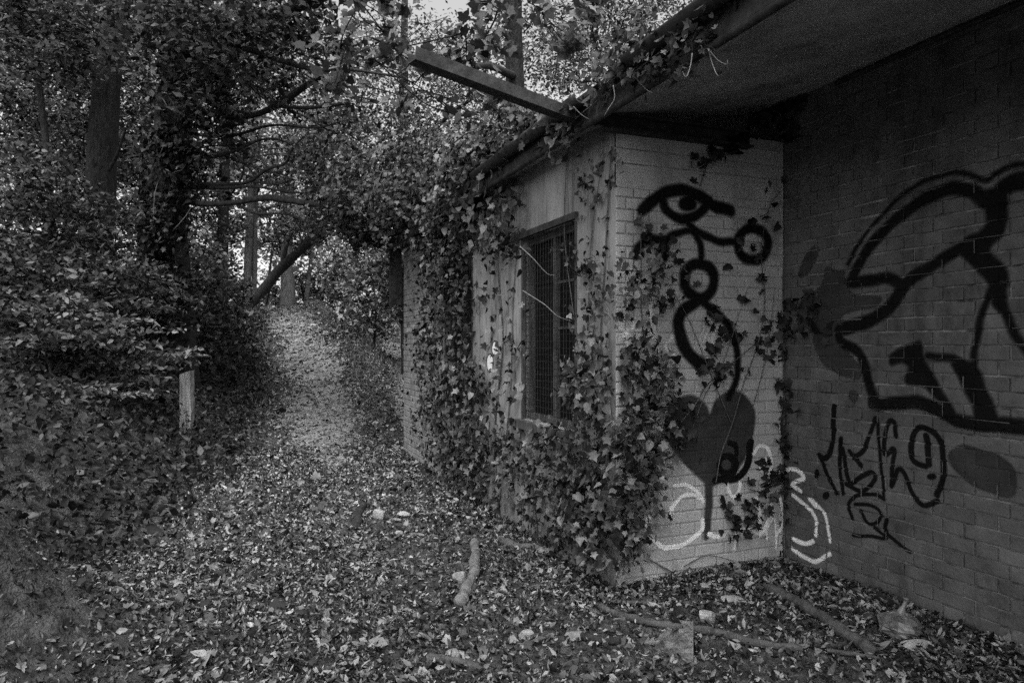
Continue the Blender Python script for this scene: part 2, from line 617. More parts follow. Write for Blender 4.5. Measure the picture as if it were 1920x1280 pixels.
# ------------------------------------------------------------------ the derelict building
XF, YR, XS = 2.12, 3.66, 3.41          # front wall plane, return wall plane, side wall plane
ZE = 2.85                              # eave
SLOPE = (3.12 - ZE) / (XS - 1.95)
YEND = 9.5


def roof_z(x): return ZE + (x - 1.95) * SLOPE


bld = thing('derelict_building', 'low derelict brick building covered in ivy and graffiti beside the path', 'building', (XF, YR, 0))

# front wall with two window openings, rendered
W1 = (4.20, 5.15, 0.90, 2.34)
W2 = (6.45, 7.40, 0.90, 2.34)
WT = 0.24
PIER = 7.95
mb = MB()
ys = [YR + 0.0045, W1[0], W1[1], W2[0], W2[1], PIER]
mb.box(XF, XF + WT, ys[0], ys[1], -0.3, 2.88)
mb.box(XF, XF + WT, ys[2], ys[3], -0.3, 2.88)
mb.box(XF, XF + WT, ys[4], ys[5], -0.3, 2.88)
for w in (W1, W2):
    mb.box(XF, XF + WT, w[0], w[1], -0.3, w[2])
    mb.box(XF, XF + WT, w[0], w[1], w[3], 2.88)
front = mb.build('front_wall', M['render'], bld)
front['label'] = 'streaked flaking rendered wall along the path'
V, F = box_vf(XF + 0.006, XF + WT, PIER, YEND, -0.3, 2.88)
pier = put('end_pier', V, F, M['mortar_pale'], bld)
pier['label'] = 'bare brick end of the wall'
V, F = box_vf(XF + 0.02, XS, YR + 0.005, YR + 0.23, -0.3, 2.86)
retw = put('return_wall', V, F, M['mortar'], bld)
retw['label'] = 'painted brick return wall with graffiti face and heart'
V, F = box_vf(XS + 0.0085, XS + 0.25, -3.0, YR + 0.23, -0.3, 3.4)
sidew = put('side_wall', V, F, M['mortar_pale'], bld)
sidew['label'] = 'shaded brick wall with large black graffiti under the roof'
mb = MB()
mb.box(XS + 0.25, 6.2, YR, YR + 0.23, -0.3, 3.4)
mb.box(6.0, 6.2, YR + 0.23, YEND, -0.3, 3.4)
mb.box(XF + WT, 6.0, YEND - 0.22, YEND, -0.3, 2.82)
mb.build('back_wall', M['brick'], bld)
# roof slab and soffit
x0, x1 = 1.95, 6.3
y0, y1 = -3.0, YEND + 0.12
th = 0.13
V = [(x, y, roof_z(x) + dz) for dz in (0, th) for y in (y0, y1) for x in (x0, x1)]
put('roof_slab', V, box_vf(0, 1, 0, 1, 0, 1)[1], M['concrete'], bld)
V = [(x, y, roof_z(x) + th + dz) for dz in (0.002, 0.03) for y in (y0, y1 + 0.02) for x in (x0 - 0.03, x1)]
put('roof_felt', V, box_vf(0, 1, 0, 1, 0, 1)[1], M['roof'], bld)
V, F = box_vf(1.925, 1.948, y0, y1, ZE - 0.02, ZE + 0.14)
put('fascia_board', V, F, M['iron'], bld)
# drip pipe along the eave, gutter lengths still in place, gutter length torn off and sticking out
mb = MB()
mb.tube([(1.93, -2.5, ZE - 0.03), (1.94, 2.0, ZE - 0.035), (1.93, 9.4, ZE - 0.03)], 0.022, 8)
mb.build('eave_pipe', M['iron'], bld, smooth=True)


mb = MB()
mb.tube([(XS - 0.022, y, roof_z(XS) - 0.028 + 0.004 * math.sin(y * 3)) for y in np.arange(-2.8, YR, 0.5)], 0.014, 7)
mb.build('conduit', M['iron'], bld, smooth=True)


def gutter(name, A, B, r=0.055, label=None, closed=False):
    A, B = np.array(A, float), np.array(B, float)
    t = (B - A) / np.linalg.norm(B - A)
    s = np.cross(t, UP); s /= np.linalg.norm(s)
    w = np.cross(s, t)
    n = 14
    V, F = [], []
    for rr in (r, r - 0.006):
        for q in (A, B):
            for k in range(n + 1):
                a = math.pi * (1 + k / n)
                V.append(q + s * math.cos(a) * rr + w * math.sin(a) * rr)
    m = n + 1
    for k in range(n):
        F.append((k, k + 1, m + k + 1, m + k))
        F.append((2 * m + k, 3 * m + k, 3 * m + k + 1, 2 * m + k + 1))
        F.append((k, 2 * m + k, 2 * m + k + 1, k + 1))
        F.append((m + k, m + k + 1, 3 * m + k + 1, 3 * m + k))
    F.append((0, m, 3 * m, 2 * m)); F.append((n, 2 * m + n, 3 * m + n, m + n))
    o = put(name, V, F, M['iron'], bld, smooth=True)
    if label: o['label'] = label
    return o


gutter('gutter', (1.87, -2.4, 2.985), (1.87, 3.10, 2.975))
gutter('gutter', (1.87, 3.62, 2.965), (1.87, 5.6, 2.95))
A, B = np.array([2.0, 3.82, 2.875]), at(772, 106, 3.55)
tt = (B - A) / np.linalg.norm(B - A)
ss = np.cross(tt, UP); ss /= np.linalg.norm(ss); ww = np.cross(ss, tt)
mb = MB()
for (s0, s1, w0, w1) in ((-0.042, 0.042, -0.028, -0.023), (-0.042, -0.037, -0.023, 0.040), (0.037, 0.042, -0.023, 0.028), (0.042, 0.056, 0.022, 0.028)):
    mb.add([q + ss * a + ww * b for q in (A, B) for b in (w0, w1) for a in (s0, s1)], box_vf(0, 1, 0, 1, 0, 1)[1])
mb.build('gutter', M['iron'], bld)['label'] = 'torn length of gutter sticking out over the path'
# steel beam over the return wall
mb = MB()
mb.box(1.96, 3.10, YR - 0.07, YR + 0.01, 2.775, 2.79)
mb.box(1.96, 3.10, YR - 0.03, YR - 0.015, 2.79, 2.865)
mb.box(1.96, 3.10, YR - 0.075, YR - 0.002, 2.865, 2.88)
mb.build('steel_beam', M['iron'], bld)
for z0_, z1_ in ((2.452, 2.596), (2.604, 2.686), (2.694, 2.79)):
    V, F = box_vf(XF + 0.0, XS - 0.004, YR, YR + 0.02, z0_, z1_)
    put('lintel', V, F, M['paint'], bld)
# the dark board hanging at the far corner of the eave
mb = MB()
mb.box(1.93, 2.10, YEND + 0.02, YEND + 0.05, 2.05, 2.83)
mb.build('hanging_board', M['iron'], bld)

# ---- brickwork in Flemish bond
CO, ST, HD, JT = 0.075, 0.215, 0.1025, 0.010
PERI = ST + HD + 2 * JT


def hsh(a, b):
    h = np.sin(a * 127.1 + b * 311.7) * 43758.5453
    return h - np.floor(h)


def off(c): return np.where(np.mod(c, 2) == 0, 0.0, PERI / 2)


def relief(s, z, depth, jit):
    c = np.floor(z / CO)
    q = s - off(c)
    k = np.floor(q / PERI)
    t = q - k * PERI
    hd = t >= ST + JT
    w = np.where(hd, HD, ST)
    l = np.where(hd, t - ST - JT, t)
    zz = z - c * CO
    e = np.minimum(np.minimum(l, w - l), np.minimum(zz, CO - JT - zz))
    pr = (hsh(c, k * 2 + hd) - 0.5) * 2 * jit
    f = np.clip(e / 0.005, 0, 1)
    return np.where(e > -0.003, pr - 0.0015 * (1 - f), -depth)


def brick_mesh(w, h, depth, mat):
    b = 0.005
    # origin at lower-left of the face, face in the x-z plane looking towards -y
    V = [(0, depth, 0), (w, depth, 0), (w, depth, h), (0, depth, h), (0, 0.0015, 0), (w, 0.0015, 0), (w, 0.0015, h), (0, 0.0015, h)]
    j = lambda: (random.random() - 0.5) * 0.003
    V += [(b + j(), 0, b + j()), (w - b + j(), 0, b + j()), (w - b + j(), 0, h - b + j()), (b + j(), 0, h - b + j())]
    F = []
    for a in (0, 4):
        for i in range(4):
            i2 = (i + 1) % 4
            F.append((a + i, a + i2, a + 4 + i2, a + 4 + i))
    F.append((8, 9, 10, 11))
    return V, F


_bm = {}
brick_jobs = []


def lay(s0, s1, z0, z1, tofn, matname, depth, jit, wall, rotz, weight):
    c0, c1 = int(math.floor(z0 / CO)), int(math.ceil(z1 / CO))
    for c in range(c0, c1):
        o = float(off(c))
        k0, k1 = int(math.floor((s0 - o) / PERI)) - 1, int(math.ceil((s1 - o) / PERI)) + 1
        for k in range(k0, k1):
            for hd in (0, 1):
                a = o + k * PERI + (ST + JT if hd else 0)
                w = HD if hd else ST
                b = a + w
                a2, b2 = max(a, s0), min(b, s1)
                if b2 - a2 < 0.03: continue
                z = c * CO
                h = min(CO - JT, z1 - z)
                if h < 0.03: continue
                pr = (float(hsh(c, k * 2 + hd)) - 0.5) * 2 * jit
                ctr = tofn((a2 + b2) / 2, z + h / 2, 0)
                u, v, d = project(np.array([ctr]))
                vis = d[0] > 0.3 and -40 < u[0] < 1960 and -20 < v[0] < 1300
                p1, p2 = tofn(a2, z, 0), tofn(b2, z + h, 0)
                uu, vv, dd = project(np.array([p1, p2]))
                area = abs((uu[1] - uu[0]) * (vv[1] - vv[0])) * weight if vis else 0
                brick_jobs.append(dict(area=area, a=a2, w=round(b2 - a2, 4), z=z, h=round(h, 4), pr=pr, fn=tofn, mat=matname,
                                       depth=depth, wall=wall, rotz=rotz))


def f_ret(s, z, p): return np.array([s, YR - p, z])          # s = x
def f_side(s, z, p): return np.array([XS - p, s, z])         # s = y
def f_pier(s, z, p): return np.array([XF - p, s, z])


RD, SDp = 0.0026, 0.0065
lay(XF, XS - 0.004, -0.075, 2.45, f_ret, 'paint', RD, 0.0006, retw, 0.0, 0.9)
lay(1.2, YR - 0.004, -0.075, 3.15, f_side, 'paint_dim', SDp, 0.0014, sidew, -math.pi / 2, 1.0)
lay(PIER + 0.004, YEND, -0.075, 2.85, f_pier, 'brick', 0.006, 0.002, pier, -math.pi / 2, 0.0)
order = sorted(brick_jobs, key=lambda j: -j['area'])
single = set(id(j) for j in order[:300])
rest = {}
for j in brick_jobs:
    key = (j['w'], j['h'], j['depth'], j['mat'])
    if key not in _bm:
        V, F = brick_mesh(j['w'], j['h'], j['depth'] + 0.004, None)
        _bm[key] = (V, F, None)
    V, F, me = _bm[key]
    if j['rotz'] == 0.0:
        Mx = Matrix.Translation(Vector(tuple(j['fn'](j['a'], j['z'], j['pr']))))
    else:  # face looks towards -x, width runs along +y
        Mx = Matrix.Translation(Vector(tuple(j['fn'](j['a'] + j['w'], j['z'], j['pr'])))) @ Matrix.Rotation(-math.pi / 2, 4, 'Z')
    jt = 0.012 if j['wall'] is sidew else 0.003
    Mx = Mx @ Matrix.Translation((random.gauss(0, jt * 0.1), 0, random.gauss(0, jt * 0.12))) @ Matrix.Rotation(random.gauss(0, jt), 4, 'Y')
    if id(j) in single:
        if me is None:
            me = mesh_np('brick', V, F, M[j['mat']])
            _bm[key] = (V, F, me)
        place('brick', me, Mx, j['wall'])
    else:
        rest.setdefault((j['wall'].name, j['mat']), MB()).add([Mx @ Vector(p) for p in V], F)
for (wn_, mn), mb in rest.items():
    tag(mb.build('brickwork', M[mn], bpy.data.objects[wn_]), kind='stuff')

# ---- windows: timber frame, panes, wire grille
for w, simple in ((W1, False), (W2, True)):
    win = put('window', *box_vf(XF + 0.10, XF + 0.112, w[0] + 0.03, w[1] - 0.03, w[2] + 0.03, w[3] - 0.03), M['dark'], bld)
    mb = MB()
    f, xa, xb = 0.05, XF + 0.05, XF + 0.115
    mb.box(xa, xb, w[0], w[0] + f, w[2], w[3])
    mb.box(xa, xb, w[1] - f, w[1], w[2], w[3])
    mb.box(xa, xb, w[0] + f, w[1] - f, w[2], w[2] + f)
    mb.box(xa, xb, w[0] + f, w[1] - f, w[3] - f, w[3])
    mid = (w[0] + w[1]) / 2 - 0.02
    mb.box(xa + 0.002, xb, mid - 0.025, mid + 0.025, w[2] + f, w[3] - f)
    mb.build('frame', M['sash'], win)
    zs = np.linspace(w[2] + f, w[3] - f, 5)
    for (ya, yb) in ((w[0] + f, mid - 0.025), (mid + 0.025, w[1] - f)):
        for i in range(4):
            za, zb = zs[i] + (0.010 if i else 0), zs[i + 1] - (0.010 if i < 3 else 0)
            put('pane', *box_vf(XF + 0.085, XF + 0.089, ya, yb, za, zb), M['glass'], win)
            if i < 3 and ya < mid:
                put('glazing_bar', *box_vf(XF + 0.07, XF + 0.10, ya, yb, zb, zb + 0.02), M['sash'], win)
    mb = MB()
    for y in np.arange(w[0] + 0.02, w[1], 0.05):
        mb.tube([(XF + 0.012, y, w[2]), (XF + 0.006 + 0.01 * random.random(), y, (w[2] + w[3]) / 2), (XF + 0.012, y, w[3])], 0.0022, 4, smooth=0)
    for z in np.arange(w[2] + 0.02, w[3], 0.05):
        mb.tube([(XF + 0.016, w[0], z), (XF + 0.016, w[1], z)], 0.0022, 4, smooth=0)
    mb.build('wire_grille', M['wire'], win)
    mb = MB()
    mb.box(XF + 0.0, XF + 0.03, w[0] - 0.02, w[0] + 0.012, w[2] - 0.02, w[3] + 0.02)
    mb.box(XF + 0.0, XF + 0.03, w[1] - 0.012, w[1] + 0.02, w[2] - 0.02, w[3] + 0.02)
    for q in (0, 8):
        put('grille_bar', [(x - 0.004, y, z) for x, y, z in mb.V[q:q + 8]], mb.F[:6], M['sash'], win)
    put('sill', *box_vf(XF - 0.05, XF + 0.09, w[0] - 0.05, w[1] + 0.05, w[2] - 0.07, w[2] - 0.004), M['sash'], win)
    mb = MB()
    mb.box(XF - 0.03, XF + 0.05, w[0] - 0.04, w[1] + 0.04, w[3] + 0.004, w[3] + 0.05)
    mb.build('hood', M['iron'], win)


# ------------------------------------------------------------------ graffiti: sprayed films that follow the brick relief
def to_wall(pts, wall):
    out = []
    for (u, v) in pts:
        if wall == 'R':
            q = on_y(u, v, YR); out.append((q[0], q[2]))
        elif wall == 'S':
            q = on_x(u, v, XS); out.append((q[1], q[2]))
        else:
            q = on_x(u, v, XF); out.append((q[1], q[2]))
    return np.array(out)


def px_size(u, v, wall):
    q = on_y(u, v, YR) if wall == 'R' else on_x(u, v, XS if wall == 'S' else XF)
    return float((q - EYE) @ FW) / FPX


def seg_dist(S, Z, P, R):
    """signed distance to a chain of capsules"""
    best = np.full(S.shape, 9.0)
    for i in range(len(P) - 1):
        a, b = P[i], P[i + 1]
        ab = b - a
        L2 = ab @ ab + 1e-12
        t = np.clip(((S - a[0]) * ab[0] + (Z - a[1]) * ab[1]) / L2, 0, 1)
        d = np.hypot(S - a[0] - ab[0] * t, Z - a[1] - ab[1] * t) - (R[i] * (1 - t) + R[i + 1] * t)
        best = np.minimum(best, d)
    return best


def poly_dist(S, Z, P):
    ins = np.zeros(S.shape, bool)
    n = len(P)
    for i in range(n):
        a, b = P[i], P[(i + 1) % n]
        cond = ((a[1] > Z) != (b[1] > Z)) & (S < (b[0] - a[0]) * (Z - a[1]) / (b[1] - a[1] + 1e-12) + a[0])
        ins ^= cond
    d = seg_dist(S, Z, np.vstack([P, P[:1]]), np.zeros(n + 1))
    return np.where(ins, -d, d)


def graffiti(name, wall, items, mat, label, soft=0.006, lift=0.0014, res=0.004):
    """items: ('s', pts, width_px[, end_width]) strokes, ('l', pts, width) closed loops, ('f', pts) fills, ('h', pts) holes"""
    prim, holes = [], []
    lo, hi = np.array([9e9, 9e9]), -np.array([9e9, 9e9])
    for it in items:
        P = to_wall(it[1], wall)
        if it[0] in 'sl':
            pw = px_size(*it[1][0], wall)
            pe = px_size(*it[1][-1], wall)
            w0 = it[2] * pw / 2
            w1 = (it[3] if len(it) > 3 else it[2]) * pe / 2
            P = catmull(P, 6, closed=it[0] == 'l') if len(P) > 2 else P
            R = np.linspace(w0, w1, len(P))
            prim.append(('s', P, R))
            m = max(w0, w1)
        else:
            P = catmull(P, 5, closed=True)[:-1]
            m = 0
            if it[0] == 'h':
                holes.append(P); continue
            prim.append(('f', P, None))
        lo = np.minimum(lo, P.min(0) - m - 0.03); hi = np.maximum(hi, P.max(0) + m + 0.03)
    if wall == 'S': hi[0] = min(hi[0], YR - 0.004)
    if wall == 'R': lo[0] = max(lo[0], XF + 0.002); hi[0] = min(hi[0], XS - 0.006)
    s = np.arange(lo[0], hi[0], res); z = np.arange(lo[1], hi[1], res)
    S, Z = np.meshgrid(s, z)
    D = np.full(S.shape, 9.0)
    # slight hand wobble
    S2 = S + 0.0025 * np.sin(Z * 37 + S * 11); Z2 = Z + 0.0025 * np.sin(S * 41 + Z * 7)
    for k, P, R in prim:
        D = np.minimum(D, seg_dist(S2, Z2, P, R) if k == 's' else poly_dist(S2, Z2, P))
    for P in holes:
        D = np.maximum(D, -poly_dist(S2, Z2, P))
    cov = np.clip(0.5 - D / (2 * soft), 0, 1)
    keepv = cov > 0.01
    ii = np.arange(S.size).reshape(S.shape)
    keepf = keepv[:-1, :-1] | keepv[:-1, 1:] | keepv[1:, 1:] | keepv[1:, :-1]
    F = np.stack([ii[:-1, :-1], ii[:-1, 1:], ii[1:, 1:], ii[1:, :-1]], -1)[keepf]
    if len(F) == 0: return
    used = np.unique(F)
    remap = np.full(S.size, -1); remap[used] = np.arange(len(used))
    F = remap[F]
    Sf, Zf, Cf = S.ravel()[used], Z.ravel()[used], cov.ravel()[used]
    if wall == 'R':
        r = np.where(Zf > 2.45, 0, relief(Sf, Zf, RD, 0.0006)) + lift
        V = np.stack([Sf, YR - r, Zf], -1)
        par = retw
    elif wall == 'S':
        r = relief(Sf, Zf, SDp, 0.0014) + lift
        V = np.stack([XS - r, Sf, Zf], -1); F = F[:, ::-1]
        par = sidew
    else:
        V = np.stack([np.full(len(Sf), XF - lift), Sf, Zf], -1); F = F[:, ::-1]
        par = front
    L = LOC[par.name]
    o = bpy.data.objects.new(name, mesh_np(name, V - L, F, mat, Cf, True, attr='cover'))
    COL.objects.link(o)
    o.parent = par
    o['label'] = label


def ell(u, v, a, b, ang=0, n=14):
    c, s = math.cos(ang), math.sin(ang)
    return [(u + a * math.cos(t) * c - b * math.sin(t) * s, v + a * math.cos(t) * s + b * math.sin(t) * c) for t in np.linspace(0, 2 * math.pi, n, endpoint=False)]


def z3(P): return [(1460 + x / 2.783, 280 + y / 2.783) for x, y in P]
def z4(P): return [(1460 + x / 2.783, 640 + y / 2.783) for x, y in P]


# faded white letters first (lowest film)
graffiti('graffiti', 'R', [('s', [(1221, 556), (1223, 600), (1230, 656)], 13), ('s', [(1200, 600), (1170, 632), (1192, 655)], 10),
                           ('s', [(1262, 630), (1248, 650), (1262, 664)], 9), ('s', [(1336, 604), (1311, 656)], 6), ('s', [(1344, 612), (1335, 634), (1338, 650)], 7),
                           ('s', [(1326, 606), (1316, 630)], 4)],
         M['ghost'], 'faded white letters on the return wall', soft=0.010, lift=0.0008)
heart = [(1255, 775), (1265, 752), (1287, 741), (1307, 745), (1325, 760), (1332, 776), (1342, 750), (1365, 734), (1392, 737), (1410, 760), (1416, 785),
         (1412, 812), (1404, 840), (1390, 870), (1370, 892), (1345, 905), (1330, 912), (1305, 890), (1275, 860), (1250, 820), (1248, 795)]
graffiti('graffiti', 'R', [('f', heart), ('s', [(1330, 900), (1328, 960), (1325, 1004)], 17, 13)], M['grey'], 'dark grey heart on a stalk', soft=0.012, lift=0.0012)
graffiti('graffiti', 'R', [
    ('s', [(1204, 394), (1232, 370), (1262, 357), (1289, 359), (1315, 370), (1337, 385), (1369, 395)], 23),
    ('s', [(1242, 372), (1249, 394), (1270, 408), (1289, 411), (1315, 396), (1330, 376)], 19),
    ('f', ell(1289, 382, 17, 15)),
    ('s', [(1285, 408), (1296, 426), (1330, 446), (1352, 453), (1382, 453)], 15),
    ('s', [(1247, 484), (1250, 452), (1270, 437), (1296, 434), (1311, 452), (1315, 475), (1311, 496)], 14),
    ('s', [(1252, 450), (1221, 449), (1200, 460), (1191, 479)], 17),
    ('l', ell(1411, 458, 29, 30, 0, 12), 18),
    ('l', [(1313, 560), (1289, 545), (1282, 522), (1291, 502), (1310, 495), (1330, 502), (1339, 522), (1333, 545)], 21),
    ('s', [(1313, 562), (1283, 580), (1272, 606), (1279, 640), (1294, 666), (1319, 687)], 22, 27),
    ('s', [(1313, 562), (1341, 584), (1364, 610), (1379, 644), (1383, 690), (1377, 722), (1366, 745)], 17, 13)],
    M['black'], 'black one-eyed stick face', soft=0.013, lift=0.0018)
graffiti('graffiti', 'R', [('f', ell(1365, 872, 20, 24)), ('h', ell(1362, 871, 9.5, 10.5)),
                           ('s', [(1368, 829), (1379, 835), (1381, 850)], 10), ('s', [(1407, 830), (1404, 858), (1395, 884), (1376, 897), (1340, 899)], 16, 12)],
         M['black'], 'black blot with a round eye on the heart', soft=0.004, lift=0.0022)
graffiti('graffiti', 'R', [
    ('s', [(1264, 909), (1289, 910), (1309, 923), (1317, 939)], 7.8), ('s', [(1315, 934), (1300, 927), (1277, 931), (1259, 953)], 7.8),
    ('s', [(1257, 951), (1257, 968)], 4, 2), ('s', [(1262, 951), (1262, 962)], 3, 2),
    ('s', [(1222, 961), (1211, 981), (1215, 1000), (1233, 1019), (1250, 1026), (1275, 1022), (1300, 1008), (1315, 992), (1317, 974)], 9.1),
    ('s', [(1329, 1001), (1340, 1006), (1355, 1003)], 9.1),
    ('s', [(1361, 905), (1367, 921), (1376, 930), (1384, 921), (1387, 905)], 7.8), ('s', [(1376, 928), (1376, 936)], 3, 2),
    ('s', [(1378, 1003), (1378, 1018), (1377, 1034)], 9, 3),
    ('s', [(1418, 932), (1424, 966), (1424, 1000), (1434, 988), (1446, 958), (1444, 935)], 7.8),
    ('s', [(1424, 998), (1424, 1008)], 4, 2), ('s', [(1386, 990), (1404, 989), (1420, 1000), (1437, 992), (1450, 970), (1455, 1002), (1454, 1028)], 7, 3),
    ('s', [(1454, 925), (1467, 950), (1468, 980), (1456, 1002)], 7.8), ('s', [(1437, 995), (1438, 1012)], 4, 2),
    ('s', [(1414, 850), (1424, 836), (1440, 841), (1446, 868), (1440, 886), (1428, 882), (1423, 866)], 7.8),
    ('s', [(1431, 862), (1432, 882)], 5), ('s', [(1436, 858), (1438, 880)], 4), ('s', [(1462, 900), (1463, 880), (1470, 868)], 5)],
    M['white'], 'dripping white tag low on the return wall', soft=0.0035, lift=0.0026)
graffiti('graffiti', 'R', [('s', [(1238, 586), (1238, 577), (1242, 578), (1241, 581), (1238, 582), (1243, 586)], 1.5), ('s', [(1245, 578), (1247, 577), (1247, 586)], 1.5),
                           ('s', [(1228, 578), (1230, 582)], 3)], M['black'], 'tiny black R1 written on the paint', soft=0.0015, lift=0.003, res=0.002)

# side wall
for P_, lab in ((z3([(245, 620), (300, 632), (345, 640), (350, 700), (400, 760), (530, 768), (500, 820), (340, 860), (320, 950), (345, 1040), (420, 1130), (415, 1195), (300, 1165),
                     (220, 1100), (182, 1000), (185, 940), (100, 900), (120, 790), (220, 720)]), 'dark grey splat left of the big lettering'),
                (ell(1516, 491, 33, 11, math.radians(-62)), 'slanting dark grey oval near the inner corner'),
                (z4([(888, 600), (930, 545), (1000, 548), (1130, 590), (1210, 640), (1240, 710), (1230, 795), (1150, 802), (1020, 750), (930, 680)]), 'dark grey oval right of the tag letters'),
                (ell(1600, 742, 8, 10), 'small grey dot above the tag letters')):
    graffiti('graffiti', 'S', [('f', P_)], M['grey'], lab, soft=0.009, lift=0.0012)
graffiti('graffiti', 'S', [
    ('s', z3([(390, 690), (400, 640), (460, 530), (570, 405), (700, 300), (820, 232), (920, 205), (1010, 220), (1070, 270)]), 19, 26),
    ('s', z3([(1000, 480), (960, 505), (830, 590), (700, 670), (640, 730), (590, 810), (520, 870), (430, 910), (350, 930)]), 20, 26),
    ('s', z3([(380, 690), (440, 690), (560, 672), (640, 700)]), 22, 20),
    ('f', z3([(1040, 240), (1120, 200), (1190, 190), (1190, 360), (1170, 450), (1110, 510), (1120, 560), (1190, 620), (1200, 690), (1185, 740), (1205, 860), (1160, 850),
              (1110, 800), (1090, 690), (1020, 620), (930, 520), (980, 460), (1050, 430), (1085, 370), (1075, 300)])),
    ('f', z3([(1110, 230), (1160, 160), (1290, 110), (1420, 90), (1420, 210), (1280, 212), (1190, 235)])),
    ('s', z3([(1105, 740), (1050, 900), (1025, 1050), (1015, 1150)]), 13, 12), ('s', z3([(1180, 830), (1215, 930), (1280, 1030), (1400, 1190)]), 15, 16),
    ('s', z4([(315, -60), (330, 0), (420, 60), (455, 150), (490, 280), (530, 322), (700, 310), (800, 335), (880, 385), (1000, 425), (1150, 430), (1400, 440)]), 17, 26),
    ('f', z4([(576, 100), (590, 62), (715, 2), (745, 15), (752, 72), (800, 160), (875, 290), (945, 410), (900, 420), (855, 335), (770, 245), (662, 212), (682, 135), (642, 112), (592, 124)])),
    ('s', z4([(780, 78), (900, 88), (1010, 128)]), 13, 15),
    ('f', z4([(905, 110), (1035, 140), (1085, 250), (1150, 420), (1040, 435), (1012, 345), (960, 230)]))],
    M['black'], 'big black outline lettering', soft=0.013, lift=0.0018)
graffiti('graffiti', 'S', [('s', z3([(360, 600), (420, 490), (560, 318), (700, 200), (850, 135), (980, 125), (1080, 165), (1140, 120), (1220, 88), (1400, 60)]), 6, 9)],
         M['black'], 'thin black line above the big lettering', soft=0.012, lift=0.0015)
graffiti('graffiti', 'S', [('s', z4([(470, 300), (500, 352), (720, 345), (880, 402), (1000, 448), (1400, 485)]), 4, 6)], M['black'], 'thin black line below the big lettering', soft=0.012, lift=0.0015)
graffiti('graffiti', 'S', [
    ('s', z4([(287, 340), (287, 430), (276, 555), (242, 608), (210, 592)]), 12, 9), ('s', z4([(210, 590), (250, 680), (300, 792)]), 8),
    ('s', z4([(325, 510), (318, 640), (336, 790)]), 10, 8), ('s', z4([(335, 560), (350, 655), (372, 750)]), 9),
    ('s', z4([(370, 750), (440, 700), (488, 680), (500, 720), (430, 780), (350, 740)]), 8), ('s', z4([(370, 570), (430, 650)]), 8),
    ('s', z4([(390, 605), (450, 560), (500, 410), (515, 425), (530, 600), (552, 822)]), 9, 6),
    ('s', z4([(615, 490), (600, 422), (570, 430), (550, 560), (562, 590), (602, 560), (592, 680), (590, 752), (620, 670), (650, 680), (692, 775), (755, 855), (830, 830)]), 9),
    ('s', z4([(770, 650), (705, 620), (688, 550), (720, 462), (770, 450), (830, 500), (860, 600), (855, 720), (828, 800)]), 10, 11),
    ('s', z4([(770, 490), (780, 570), (788, 640)]), 12), ('f', [(1460 + x / 2.783, 640 + y / 2.783) for x, y in ell(200, 692, 13, 24)]),
    ('f', [(1460 + x / 2.783, 640 + y / 2.783) for x, y in ell(247, 802, 17, 20)]), ('f', [(1460 + x / 2.783, 640 + y / 2.783) for x, y in ell(797, 706, 24, 16)]),
    ('s', z4([(385, 925), (366, 850), (420, 800), (500, 798), (552, 822)]), 7), ('s', z4([(400, 850), (470, 850), (530, 890), (520, 940), (470, 950), (425, 880)]), 6),
    ('s', z4([(390, 1010), (470, 1015), (562, 1022), (500, 970)]), 6), ('s', z4([(565, 930), (562, 990), (620, 1050), (690, 1098)]), 9, 6)],
    M['black'], 'black tag letters under the outline lettering', soft=0.004, lift=0.0016)
graffiti('graffiti', 'S', [
    ('s', z4([(35, 672), (60, 662), (100, 675), (135, 712), (72, 745), (115, 780)]), 7.8), ('s', z4([(75, 802), (150, 860), (195, 930), (195, 1008)]), 7.8),
    ('s', z4([(165, 825), (230, 880), (258, 970), (268, 1045)]), 7, 6), ('f', z4([(155, 815), (190, 830), (215, 870), (190, 866)])),
    ('s', z4([(80, 1030), (140, 1055), (180, 1040)]), 7.8), ('s', z4([(72, 1080), (140, 1128), (200, 1145), (268, 1108)]), 7.8)],
    M['white'], 'white tag curving round onto the shaded wall', soft=0.004, lift=0.0024)
graffiti('graffiti', 'F', [('f', ell(919, 680, 6, 17)), ('f', ell(929, 655, 6, 16))], M['white'], 'small white bubble tag', soft=0.004, lift=0.001)
graffiti('graffiti', 'F', [('l', ell(919, 680, 6, 17), 2), ('l', ell(929, 655, 6, 16), 2), ('l', ell(938, 662, 5, 12), 1.6)], M['black'], 'black outline of the small bubble tag', soft=0.004, lift=0.0016)


# ------------------------------------------------------------------ fallen leaves, twigs
def litter_points(n, xr, yr, keep):
    x = rng.uniform(*xr, n); y = rng.uniform(*yr, n)
    k = keep(x, y) > rng.random(n)
    return x[k], y[k]


def outside(x, y):
    return ~((x > XF - 0.01) & (y > YR - 0.01) & (y < YEND) & (x < 6.2)) & (x < XS - 0.02) | (y > YEND)


def path_keep(x, y):
    xl = xleft(y)
    k = sstep((x - xl + 0.5) / 0.9)
    md = np.exp(-(((x + 1.55) / 1.05) ** 2 + ((y - 3.8) / 0.85) ** 2))
    k = k * (1 - 0.93 * np.clip(md * 1.5, 0, 1))
    pat = 0.66 + 0.62 * wav(x * 1.3, y, 1.6)
    cen = np.interp(y, [7.5, 10, 12, 15, 18, 20, 24, 29], [1.05, 1.15, 1.3, 1.45, 1.45, 1.3, 0.8, -0.2])
    pat = pat * (1 - 0.25 * np.exp(-((x - cen) / 0.42) ** 2) * sstep((y - 8.5) / 4))
    pat = np.maximum(pat, 0.9 * sstep((y - 9) / 2) * sstep((18 - y) / 3))
    return np.where(outside(x, y), np.clip(k * pat + 0.03, 0, 1), 0)


